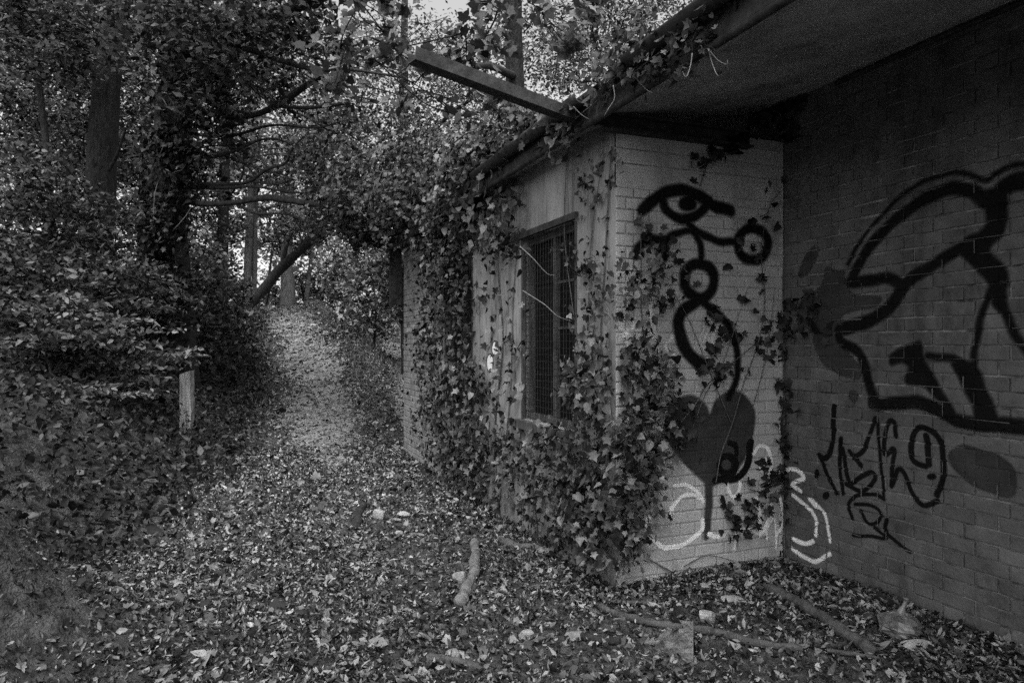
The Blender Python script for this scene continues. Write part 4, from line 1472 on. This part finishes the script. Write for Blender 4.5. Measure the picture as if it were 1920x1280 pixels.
cloud_ivy('roof_ivy', 'thick ivy heaped along the roof edge over the front wall', [
    (960, 262, 5.4, 60, 45, 0.5, 800), (900, 300, 6.2, 55, 55, 0.6, 1100), (855, 345, 7.0, 55, 60, 0.7, 1200), (830, 410, 7.4, 45, 60, 0.5, 900),
    (1010, 225, 4.9, 45, 25, 0.3, 350), (870, 285, 7.2, 60, 30, 0.8, 700)], (2.2, 6.5, 3.0), 260,
    tendrils=[([(905, 310, 6.0), (898, 335, 6.0), (893, 370, 6.0)], 0.004)])
cloud_ivy('roof_ivy', 'dark bulging mass of ivy overhanging the far end of the building', [
    (760, 380, 8.6, 65, 75, 0.8, 2300), (690, 380, 9.3, 75, 75, 0.9, 2300), (640, 330, 10.0, 80, 70, 1.0, 2000), (610, 400, 10.4, 40, 50, 0.7, 600), (760, 310, 9.2, 80, 45, 0.9, 1400), (700, 440, 9.6, 60, 40, 0.7, 900),
    (800, 420, 8.4, 40, 60, 0.5, 900)], (1.9, 9.2, 3.0), 200, 0.025, 0.15, (0.045, 0.085),
    tendrils=[([(703, 345, 8.5), (694, 372, 8.5), (690, 400, 8.5)], 0.006), ([(670, 388, 8.8), (695, 415, 8.7), (732, 425, 8.6)], 0.006)])


# ------------------------------------------------------------------ trees, shrubs, undergrowth
def blob_leaves(blobs, size, flat=0.55, per=34):
    PP, SS, C = [], [], []
    for (u, v, d, ru, rv, rd, n) in blobs:
        c = at(u, v, d)
        k = max(4, n // per)
        sc = unit(k) * (rng.random(k)[:, None] ** 0.38)
        g = rng.normal(0, 1, (n, 3)) * [1, 1, flat]
        sig = 0.16 + 0.05 * rng.random()
        s = sc[rng.integers(k, size=n)] + g * sig
        q = c + RT * (s[:, :1] * ru * d / FPX) + UP * (s[:, 2:] * rv * d / FPX) + FW * (s[:, 1:2] * rd)
        PP.append(q)
        C.append(c + RT * (sc[:, :1] * ru * d / FPX) + UP * (sc[:, 2:] * rv * d / FPX) + FW * (sc[:, 1:2] * rd))
        SS.append(size * np.exp(rng.normal(0, 0.25, n)))
    return np.vstack(PP), np.concatenate(SS), C


def plant(name, label, cat, group, base, trunks, blobs, size, tmpl='rhomb', lo=0.03, hi=0.12, bark='bark', branches=(), crown='crown', stemname='trunk', twig_n=10, flat=0.55):
    t = thing(name, label, cat, base, group)
    for pts, rad in trunks:
        mb = MB(); mb.tube(pts, rad, 10, wob=0.06, smooth=5)
        mb.build(stemname, M[bark], t, smooth=True)
    for pts, rad in branches:
        mb = MB(); mb.tube(pts, rad, 7, wob=0.08, smooth=5)
        mb.build('limb', M[bark], t, smooth=True)
    if blobs:
        P, S, C = blob_leaves(blobs, size, flat)
        g = gz(P[:, 0], P[:, 1])
        k = P[:, 2] > g + 0.03
        P, S = P[k], S[k]
        n = len(P)
        nrm = unit(n) * 0.6 + [0, 0, 0.65]
        tip = unit(n) + [0, 0, -0.35]
        leaf_obj(crown, P, nrm, tip, S, lo * 0.3 + (hi * 1.5 - lo * 0.3) * rng.random(n) ** 2.5, tmpl, M['leaf'], t, curl=0.35)
        mb = MB()
        for cs in C:
            for _ in range(twig_n):
                a, b = cs[rng.integers(len(cs))], cs[rng.integers(len(cs))]
                L = np.linalg.norm(a - b)
                if L < 0.05: continue
                if L > 2.0: b = a + (b - a) * 2.0 / L
                dd = float((a - EYE) @ FW)
                r = 0.0016 * max(dd, 3) * (0.35 + 0.6 * rng.random())
                m_ = (a + b) / 2 + rng.normal(0, 0.08, 3)
                mb.tube([a, m_, b], [r, r * 0.8, r * 0.5], 4, smooth=3, caps=False)
        if mb.V: tag(mb.build('twigs', M[bark], t), kind='stuff')
    return t


def bt(pts): return [at(*p) for p in pts]


def pr(pts, ws): return [w * p[2] / FPX / 2 for p, w in zip(pts, ws)]


def tk(pts, ws): return (bt(pts), pr(pts, ws))


GT = 'trees along the left bank'
# T1 the big ivy-clad tree
tr1 = tk([(318, 760, 11), (318, 600, 11), (312, 450, 11), (318, 300, 11), (335, 150, 11), (322, 0, 11), (315, -400, 11)], [110, 90, 78, 70, 64, 58, 44])
t1 = plant('woodland_tree', 'big tree with broad ivy-clad trunk on the left bank behind the post', 'tree', GT, on_ground(330, 700), [tr1], [
    (420, 60, 9.5, 130, 80, 1.5, 2600), (560, 40, 9.0, 120, 70, 1.5, 2200), (300, 40, 10, 110, 90, 1.2, 2200), (480, 150, 10, 120, 60, 1.5, 800), (620, 180, 10.5, 110, 80, 1.5, 700),
    (500, 280, 11.5, 110, 60, 1.2, 260), (420, 320, 11, 80, 60, 1.0, 500), (380, 200, 10, 80, 80, 1.0, 1200)],
    0.10, 'rhomb', 0.03, 0.13,
    branches=[tk([(325, 372, 11), (380, 382, 10.6), (440, 380, 10.2), (500, 371, 10), (545, 376, 9.8), (600, 384, 9.6), (660, 380, 9.4)], [14, 11, 10, 13, 13, 10, 5]),
              tk([(330, 120, 11), (400, 75, 10), (470, 48, 9.4), (540, 22, 8.8), (620, -30, 8.2)], [30, 28, 26, 24, 20]),
              tk([(335, 60, 11), (440, 85, 10), (520, 112, 9.4), (590, 131, 9), (650, 130, 8.8), (760, 146, 8.4)], [14, 11, 9, 8, 7, 4]),
              tk([(340, 210, 11), (430, 213, 10.5), (480, 215, 10.3), (530, 190, 10.1), (575, 160, 10), (612, 140, 9.8)], [14, 12, 11, 13, 12, 9]),
              tk([(335, 345, 11), (430, 345, 10.6), (468, 340, 10.3), (500, 318, 10), (535, 306, 9.8), (548, 280, 9.6), (570, 255, 9.5)], [8, 7, 6, 6, 5, 4, 3]),
              tk([(470, 340, 10.3), (520, 345, 10), (560, 335, 10), (600, 350, 9.8)], [5, 4, 3, 2]),
              tk([(535, 306, 9.8), (580, 320, 9.6), (600, 300, 9.5)], [4, 3, 2]),
              tk([(520, 200, 10), (585, 202, 9.8), (655, 193, 9.6)], [6, 7, 6]),
              tk([(345, 350, 11), (420, 352, 10.6), (480, 350, 10.2), (560, 362, 9.9), (640, 350, 9.6)], [9, 7, 5, 4, 2]),
              tk([(340, 300, 11), (420, 290, 10.6), (490, 262, 10.2), (540, 268, 9.9), (575, 300, 9.6)], [9, 7, 5, 4, 2]),
              tk([(345, 250, 11), (430, 255, 10.6), (510, 235, 10.2), (590, 240, 9.8), (650, 225, 9.5)], [8, 6, 5, 4, 2]),
              tk([(440, 85, 10), (500, 60, 9.6), (560, 70, 9.2), (640, 60, 8.9)], [7, 5, 4, 2]),
              tk([(590, 131, 9), (640, 160, 8.9), (700, 165, 8.7), (770, 185, 8.5)], [6, 4, 3, 2]),
              tk([(440, 380, 10.2), (480, 400, 10.1), (540, 402, 10), (590, 425, 9.8)], [6, 5, 4, 2]),
              tk([(500, 318, 10), (540, 335, 9.9), (590, 330, 9.8), (640, 310, 9.6)], [4, 3, 3, 2])])
cloud_ivy('trunk_ivy', 'ivy wrapping the broad trunk of the big tree on the left bank', [
    (318, 560, 10.7, 75, 80, 0.5, 1100), (312, 430, 10.7, 70, 90, 0.5, 1200), (318, 300, 10.7, 60, 80, 0.5, 1000), (335, 160, 10.7, 52, 80, 0.5, 800), (325, 30, 10.7, 50, 80, 0.5, 700),
    (400, 120, 10.5, 35, 80, 0.4, 800)], on_ground(330, 700), 120, 0.012, 0.07, (0.07, 0.12), group='ivy on trees')
# T2
plant('woodland_tree', 'leaning bare-trunked tree left of the big ivy-clad tree', 'tree', GT, on_ground(190, 700),
      [tk([(170, 800, 12), (178, 560, 12), (190, 330, 12), (200, 160, 12), (222, 0, 12), (240, -300, 12)], [70, 58, 53, 48, 43, 34])], [
    (130, 60, 11, 120, 80, 1.2, 2400), (230, 170, 13, 90, 90, 1.2, 1700), (60, 180, 12, 100, 80, 1.2, 1900), (150, 280, 13.5, 110, 70, 1.2, 1900), (40, 20, 10, 90, 70, 1.0, 1700)], 0.10, 'rhomb', 0.03, 0.13,
      branches=[tk([(200, 160, 12), (160, 120, 11.8), (110, 90, 11.5)], [9, 6, 3]), tk([(188, 340, 12), (215, 300, 11.8), (240, 230, 11.5)], [8, 6, 3])])
# T3
plant('woodland_tree', 'slender sapling trunk near the left edge of the picture', 'tree', GT, on_ground(95, 700),
      [tk([(112, 760, 10), (104, 560, 10), (90, 310, 10), (78, 200, 10), (66, 110, 10), (45, 20, 10)], [17, 14, 12, 11, 10, 7])], [
    (60, 360, 9.5, 110, 70, 1.0, 1500), (60, 440, 9.5, 100, 60, 1.0, 1300), (170, 420, 10, 90, 60, 1.0, 1300), (50, 90, 9.5, 70, 60, 0.8, 900)], 0.085, 'rhomb', 0.03, 0.12,
      branches=[tk([(66, 110, 10), (40, 80, 9.8), (20, 75, 9.7)], [7, 5, 3])])
for u0, lab, bl in ((125, 'tree filling the gap behind the two left trunks', [(120, 120, 17, 120, 90, 1.6, 2600), (150, 260, 17, 120, 80, 1.6, 2600), (60, 250, 16, 90, 90, 1.6, 2000), (110, 400, 17, 120, 70, 1.6, 2200), (110, 20, 17, 130, 70, 1.6, 1800)]),
                    (265, 'tree behind the big ivy-clad trunk, left of it', [(260, 120, 17, 80, 100, 1.5, 2200), (265, 280, 17, 80, 90, 1.5, 2200), (250, 420, 17, 80, 70, 1.5, 1800), (280, 10, 17, 100, 60, 1.5, 1500)]),
                    (415, 'tree behind the big ivy-clad trunk, right of it', [(410, 130, 18, 100, 80, 1.6, 2200), (420, 260, 18, 90, 70, 1.6, 1100), (390, 400, 18, 70, 70, 1.4, 1700), (450, 20, 18, 130, 60, 1.6, 1500), (560, 130, 19, 110, 70, 1.6, 800)])):
    plant('woodland_tree', lab, 'tree', GT, on_ground(u0, 600), [tk([(u0, 640, 18.5), (u0 + 4, 400, 18.5), (u0 + 10, 150, 18.5), (u0 + 6, -100, 18.5)], [24, 20, 15, 9])], bl, 0.115, 'rhomb', 0.03, 0.12)
# far trees by the top of the path
GF = 'trees at the head of the path'
b4 = on_ground(465, 578)
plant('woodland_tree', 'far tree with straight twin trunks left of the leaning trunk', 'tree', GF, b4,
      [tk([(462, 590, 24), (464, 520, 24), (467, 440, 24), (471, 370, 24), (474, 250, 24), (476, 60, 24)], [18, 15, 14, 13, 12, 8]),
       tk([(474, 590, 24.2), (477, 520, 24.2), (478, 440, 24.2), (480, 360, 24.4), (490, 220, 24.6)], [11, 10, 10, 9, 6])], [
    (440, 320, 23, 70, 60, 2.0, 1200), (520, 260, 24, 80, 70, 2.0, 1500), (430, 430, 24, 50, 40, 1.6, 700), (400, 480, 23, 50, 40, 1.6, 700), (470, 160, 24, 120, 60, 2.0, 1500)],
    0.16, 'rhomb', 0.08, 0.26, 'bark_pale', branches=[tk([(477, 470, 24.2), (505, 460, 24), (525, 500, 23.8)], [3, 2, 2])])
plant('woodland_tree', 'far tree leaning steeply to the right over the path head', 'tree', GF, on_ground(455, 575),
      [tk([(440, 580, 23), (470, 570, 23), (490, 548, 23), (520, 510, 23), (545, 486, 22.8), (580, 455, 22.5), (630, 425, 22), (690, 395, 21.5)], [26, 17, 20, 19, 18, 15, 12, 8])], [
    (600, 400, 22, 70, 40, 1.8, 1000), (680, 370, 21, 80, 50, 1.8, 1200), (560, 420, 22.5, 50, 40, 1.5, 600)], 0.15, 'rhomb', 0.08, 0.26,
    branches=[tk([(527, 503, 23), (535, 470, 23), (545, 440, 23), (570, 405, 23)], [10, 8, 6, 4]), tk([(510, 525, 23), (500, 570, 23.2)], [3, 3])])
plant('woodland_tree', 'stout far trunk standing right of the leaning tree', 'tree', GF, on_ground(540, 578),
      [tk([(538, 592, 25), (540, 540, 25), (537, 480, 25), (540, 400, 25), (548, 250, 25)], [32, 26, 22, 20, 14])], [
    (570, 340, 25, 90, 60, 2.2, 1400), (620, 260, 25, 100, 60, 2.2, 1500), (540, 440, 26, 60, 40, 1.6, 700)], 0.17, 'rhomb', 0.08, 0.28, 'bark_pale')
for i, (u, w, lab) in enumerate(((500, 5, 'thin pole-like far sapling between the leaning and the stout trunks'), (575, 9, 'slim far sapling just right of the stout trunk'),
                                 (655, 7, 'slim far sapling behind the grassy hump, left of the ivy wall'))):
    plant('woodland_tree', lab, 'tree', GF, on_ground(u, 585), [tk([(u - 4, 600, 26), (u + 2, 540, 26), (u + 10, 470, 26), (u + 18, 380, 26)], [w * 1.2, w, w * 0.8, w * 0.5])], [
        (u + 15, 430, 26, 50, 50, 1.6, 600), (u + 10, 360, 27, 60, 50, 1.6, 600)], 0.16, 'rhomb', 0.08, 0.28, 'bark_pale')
# overhanging sycamore behind the roof
plant('sycamore_tree', 'sycamore rooted behind the building with broad leaves hanging over the roof and path', 'tree', None, (4.6, 11.4, float(gz(4.6, 11.4))),
      [([(4.6, 11.4, 0.3), (4.5, 11.2, 3.0), (4.3, 10.8, 6.0), (4.0, 10.2, 9.0)], [0.24, 0.2, 0.16, 0.1])], [
    (700, 70, 7.0, 120, 60, 1.0, 133), (820, 60, 6.5, 120, 60, 1.0, 140), (600, 110, 7.5, 90, 60, 1.0, 98), (900, 60, 7.5, 120, 70, 1.0, 140), (1010, 40, 8, 110, 50, 1.0, 112),
    (780, 170, 8, 110, 40, 1.0, 91), (960, 200, 8.5, 80, 40, 1.0, 112), (1100, 60, 8, 80, 60, 1.0, 118)],
    0.10, 'maple', 0.07, 0.19, branches=[
        ([(4.3, 10.8, 6.0), (3.4, 9.6, 5.6), (2.6, 8.4, 5.0), (1.9, 7.4, 4.6), (1.2, 6.8, 4.5)], [0.07, 0.05, 0.035, 0.02, 0.01]),
        ([(4.4, 11.0, 4.6), (3.6, 9.8, 5.0), (3.0, 8.8, 5.0), (2.6, 8.0, 5.1)], [0.06, 0.045, 0.03, 0.012]),
        ([(4.2, 10.6, 7.0), (2.6, 9.2, 6.4), (1.4, 8.0, 5.8), (0.6, 7.2, 5.2)], [0.07, 0.05, 0.03, 0.012])])
plant('small_leaved_tree', 'fine-leaved tree behind the roof with pale sky showing through it', 'tree', None, (3.6, 15.5, float(gz(3.6, 15.5))),
      [([(3.6, 15.5, 0.5), (3.5, 15.2, 3.0), (3.3, 14.8, 6.0), (3.2, 14.2, 9.0)], [0.2, 0.17, 0.12, 0.06])], [
    (680, 230, 14, 130, 60, 1.6, 2550), (800, 270, 13.5, 110, 50, 1.6, 3450), (900, 130, 14, 120, 70, 1.6, 2550), (1020, 90, 14, 110, 80, 1.6, 2250), (760, 100, 14, 140, 70, 1.6, 3450),
    (600, 240, 15, 110, 60, 1.6, 1200), (1130, 40, 14, 90, 60, 1.5, 1500), (1230, 0, 12, 90, 60, 1.5, 1950), (850, 210, 15, 130, 50, 1.5, 2100), (1090, 110, 12, 90, 60, 1.2, 1500), (1170, 40, 11, 90, 60, 1.2, 1500), (1000, 20, 12, 100, 50, 1.2, 1200), (960, 210, 13, 80, 45, 1.2, 900)], 0.075, 'rhomb', 0.06, 0.20, branches=[
        ([(3.4, 14.9, 4.5), (2.5, 14.2, 5.2), (1.6, 13.6, 5.6), (0.8, 13.2, 5.8)], [0.07, 0.05, 0.035, 0.015]),
        ([(3.3, 14.8, 5.5), (4.2, 14.0, 6.4), (5.0, 13.4, 6.9)], [0.06, 0.04, 0.02]), ([(3.4, 15.0, 3.6), (2.6, 14.4, 4.0), (1.9, 14, 4.3)], [0.05, 0.035, 0.015])])

plant('woodland_tree', 'tree at the near end of the path, out of view, added so its boughs shade the foreground', 'tree', None, (-3.6, -1.2, float(gz(-3.6, -1.2))),  # unseen tree, added to cast shade on the near ground
      [([(-3.6, -1.2, -0.1), (-3.4, -1.1, 2.5), (-3.0, -0.9, 5.0), (-2.4, -0.6, 8.0)], [0.26, 0.22, 0.17, 0.08])], [], 0.12, branches=[
          ([(-3.1, -1.0, 4.4), (-2.0, -0.4, 5.6), (-0.8, 0.2, 6.2), (0.6, 0.8, 6.4)], [0.10, 0.07, 0.04, 0.015]), ([(-3.0, -0.9, 5.0), (-2.2, -2.0, 6.2), (-1.0, -2.8, 6.8)], [0.09, 0.05, 0.02])])
t_ = [o for o in bpy.data.objects if o.get('label', '').startswith('tree at the near end')][0]
nS = 3600
kc_ = 110
cc = np.stack([rng.uniform(-4.5, 2.2, kc_), rng.uniform(-5.0, 2.0, kc_), rng.uniform(5.4, 8.2, kc_)], -1)
P = cc[rng.integers(kc_, size=nS)] + rng.normal(0, 1, (nS, 3)) * [0.35, 0.35, 0.18]
leaf_obj('crown', P, unit(nS) * 0.5 + [0, 0, 0.8], unit(nS), 0.17 * np.exp(rng.normal(0, 0.2, nS)), 0.03 + 0.1 * rng.random(nS), 'rhomb', M['leaf'], t_)

# shrubs
GS = 'bushes of the undergrowth'
plant('bush', 'leafy spray of pale drooping leaves left of the wooden post', 'bush', GS, on_ground(180, 860), [], [
    (200, 640, 8.0, 130, 45, 0.8, 900), (130, 590, 8.0, 120, 45, 0.8, 800), (290, 670, 8.4, 80, 30, 0.6, 520), (190, 730, 7.6, 90, 32, 0.6, 520), (60, 620, 7.6, 80, 60, 0.8, 700)],
    0.08, 'ovate', 0.05, 0.16, branches=[tk([(30, 820, 7.4), (70, 760, 7.5), (95, 700, 7.6), (80, 640, 7.8), (120, 590, 8)], [6, 6, 5, 5, 3]), tk([(95, 700, 7.6), (130, 725, 7.6), (200, 740, 7.7)], [5, 4, 2]),
                                         tk([(85, 660, 7.7), (180, 655, 8), (300, 670, 8.3)], [4, 4, 2])], crown='foliage', twig_n=8, flat=0.4)
plant('bush', 'dense dark bush on the left bank above the pale spray', 'bush', GS, on_ground(60, 800), [], [
    (80, 500, 9.0, 110, 60, 1.0, 1800), (200, 530, 9.4, 110, 60, 1.0, 1800), (20, 560, 8.4, 80, 80, 0.8, 1300), (300, 580, 10, 70, 50, 0.8, 1100)], 0.085, 'rhomb', 0.03, 0.12, crown='foliage',
    branches=[tk([(60, 720, 9), (80, 600, 9), (100, 500, 9)], [6, 5, 3])])
plant('bush', 'bush between the big tree and the path, right of the post', 'bush', GS, on_ground(430, 700), [], [
    (400, 560, 13, 60, 60, 1.0, 1500), (380, 640, 12, 60, 50, 1.0, 1300), (430, 620, 14, 40, 45, 1.0, 900), (370, 500, 14, 60, 60, 1.0, 1300)], 0.10, 'rhomb', 0.03, 0.13, crown='foliage')
plant('bush', 'sunlit bush right of the path against the end of the ivy wall', 'bush', GS, on_ground(715, 640), [], [
    (700, 520, 17, 60, 70, 1.0, 1600), (740, 560, 16, 40, 60, 0.8, 1000), (650, 500, 19, 60, 60, 1.2, 1200), (690, 600, 17, 60, 40, 0.9, 900), (730, 490, 15, 50, 40, 0.8, 900)], 0.12, 'rhomb', 0.09, 0.30,
    crown='foliage', branches=[tk([(700, 660, 17), (705, 580, 17), (690, 480, 17)], [6, 5, 3])])
plant('bush', 'low bush on the grassy hump beside the far path', 'bush', GS, on_ground(660, 650), [], [
    (670, 615, 18, 45, 25, 0.9, 420), (640, 592, 20, 40, 20, 1.0, 300)], 0.10, 'rhomb', 0.07, 0.22, crown='foliage')
plant('bush', 'bush at the left top edge of the path beside the far twin trunks', 'bush', GS, on_ground(420, 610), [], [
    (420, 560, 20, 50, 40, 1.2, 1000), (390, 520, 19, 60, 50, 1.4, 1100), (450, 600, 18, 40, 25, 0.9, 600)], 0.12, 'rhomb', 0.05, 0.15, crown='foliage')

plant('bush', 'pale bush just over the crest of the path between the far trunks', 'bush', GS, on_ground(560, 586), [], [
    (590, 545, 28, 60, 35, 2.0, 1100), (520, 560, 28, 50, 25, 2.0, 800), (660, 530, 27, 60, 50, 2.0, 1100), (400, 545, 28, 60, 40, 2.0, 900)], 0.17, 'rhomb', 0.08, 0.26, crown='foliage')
# ground cover of ivy and nettle on the bank: nobody could count it
nG = 110000
gxx, gyy = rng.uniform(-9, 1.0, nG), 1.5 + 19 * rng.random(nG) ** 1.5
b = xleft(gyy) - gxx
md = np.exp(-(((gxx + 1.6) / 1.1) ** 2 + ((gyy - 3.8) / 0.9) ** 2))
k = (b > -0.15 + 0.35 * rng.random(nG)) & (md < 0.12) & (gyy > 4.9)
gxx, gyy, b = gxx[k], gyy[k], b[k]
n = len(gxx)
hgt = (0.05 + 0.42 * sstep(b / 1.0)) * rng.random(n) * (0.7 + 0.5 * wav(gxx, gyy, 2.2))
P = np.stack([gxx, gyy, gz(gxx, gyy) + 0.02 + np.clip(hgt, 0, None)], -1)
S = np.exp(rng.normal(-2.85, 0.3, n)) * (1 + 0.05 * np.clip(gyy - 6, 0, None))
gc = leaf_obj('ground_cover', P, unit(n) * 0.8 + [0.1, -0.1, 0.7], unit(n) + [0.2, 0, -0.2], S, 0.005 + 0.11 * rng.random(n) ** 2.8, 'ovate', M['leaf'], curl=0.4)
tag(gc, 'dark ground cover of low leaves on the left bank', 'ground cover', kind='stuff')
# grass on the hump and the far path edges
nG = 26000
gxx, gyy = rng.uniform(-0.5, 7, nG), rng.uniform(12, 27, nG)
wt = np.exp(-(((gxx - 2.5) / 0.8) ** 2 + ((gyy - 16.5) / 2.6) ** 2)) + np.exp(-(((gxx - 2.2) / 1.3) ** 2 + ((gyy - 22.5) / 2.5) ** 2)) + 0.4 * sstep((gxx - 4.2) / 1.0) + 0.5 * np.exp(-((gxx - xleft(gyy)) / 0.4) ** 2)
k = (rng.random(nG) < wt) & ~((gxx > xleft(gyy) + 0.15) & (gxx < xleft(gyy) + 1.7))
gxx, gyy = gxx[k], gyy[k]
n = len(gxx)
tip = np.array([0, 0, 1.0]) + unit(n) * 0.55
nr = np.cross(tip, unit(n))
S = rng.uniform(0.06, 0.17, n)
P = np.stack([gxx, gyy, gz(gxx, gyy)], -1) + tip / np.linalg.norm(tip, axis=1)[:, None] * S[:, None] * 0.45
V0, F0 = TPL['rhomb']
TPL['blade'] = (V0 * [0.22, 1, 1], F0)
gr = leaf_obj('grass', P, nr, tip, S, 0.06 + 0.16 * rng.random(n), 'blade', M['grass'], curl=0.5)
tag(gr, 'grass on the hump and edges of the far path', 'grass', kind='stuff')

# far wood behind everything: one mass
nW = 120000
kc = 760
ca, cr = rng.uniform(-0.62, 0.62, kc), 27 + 28 * rng.random(kc)
keep_ = ~((ca > 0.015) & (ca < 0.2) & (rng.random(kc) < 0.25))
ca, cr = ca[keep_], cr[keep_]
kc = len(ca)
cz = 0.3 + (19 - 9 * sstep((ca - 0.08) / 0.2)) * rng.random(kc) ** 1.15
i = rng.integers(kc, size=nW)
P = np.stack([cr[i] * np.sin(ca[i]), cr[i] * np.cos(ca[i]), cz[i]], -1) + rng.normal(0, 1, (nW, 3)) * [1.5, 1.5, 0.9]
P[:, 2] += 1.2
P = P[P[:, 2] > gz(P[:, 0], P[:, 1])]
n = len(P)
fw_ = leaf_obj('distant_wood', P, unit(n) * 0.6 + [0, 0, 0.6], unit(n) + [0, 0, -0.3], 0.26 * np.exp(rng.normal(0, 0.25, n)), 0.05 + 0.26 * rng.random(n) ** 1.5, 'rhomb', M['leaf'])
tag(fw_, 'distant leafy wood behind the path', 'wood', kind='stuff')
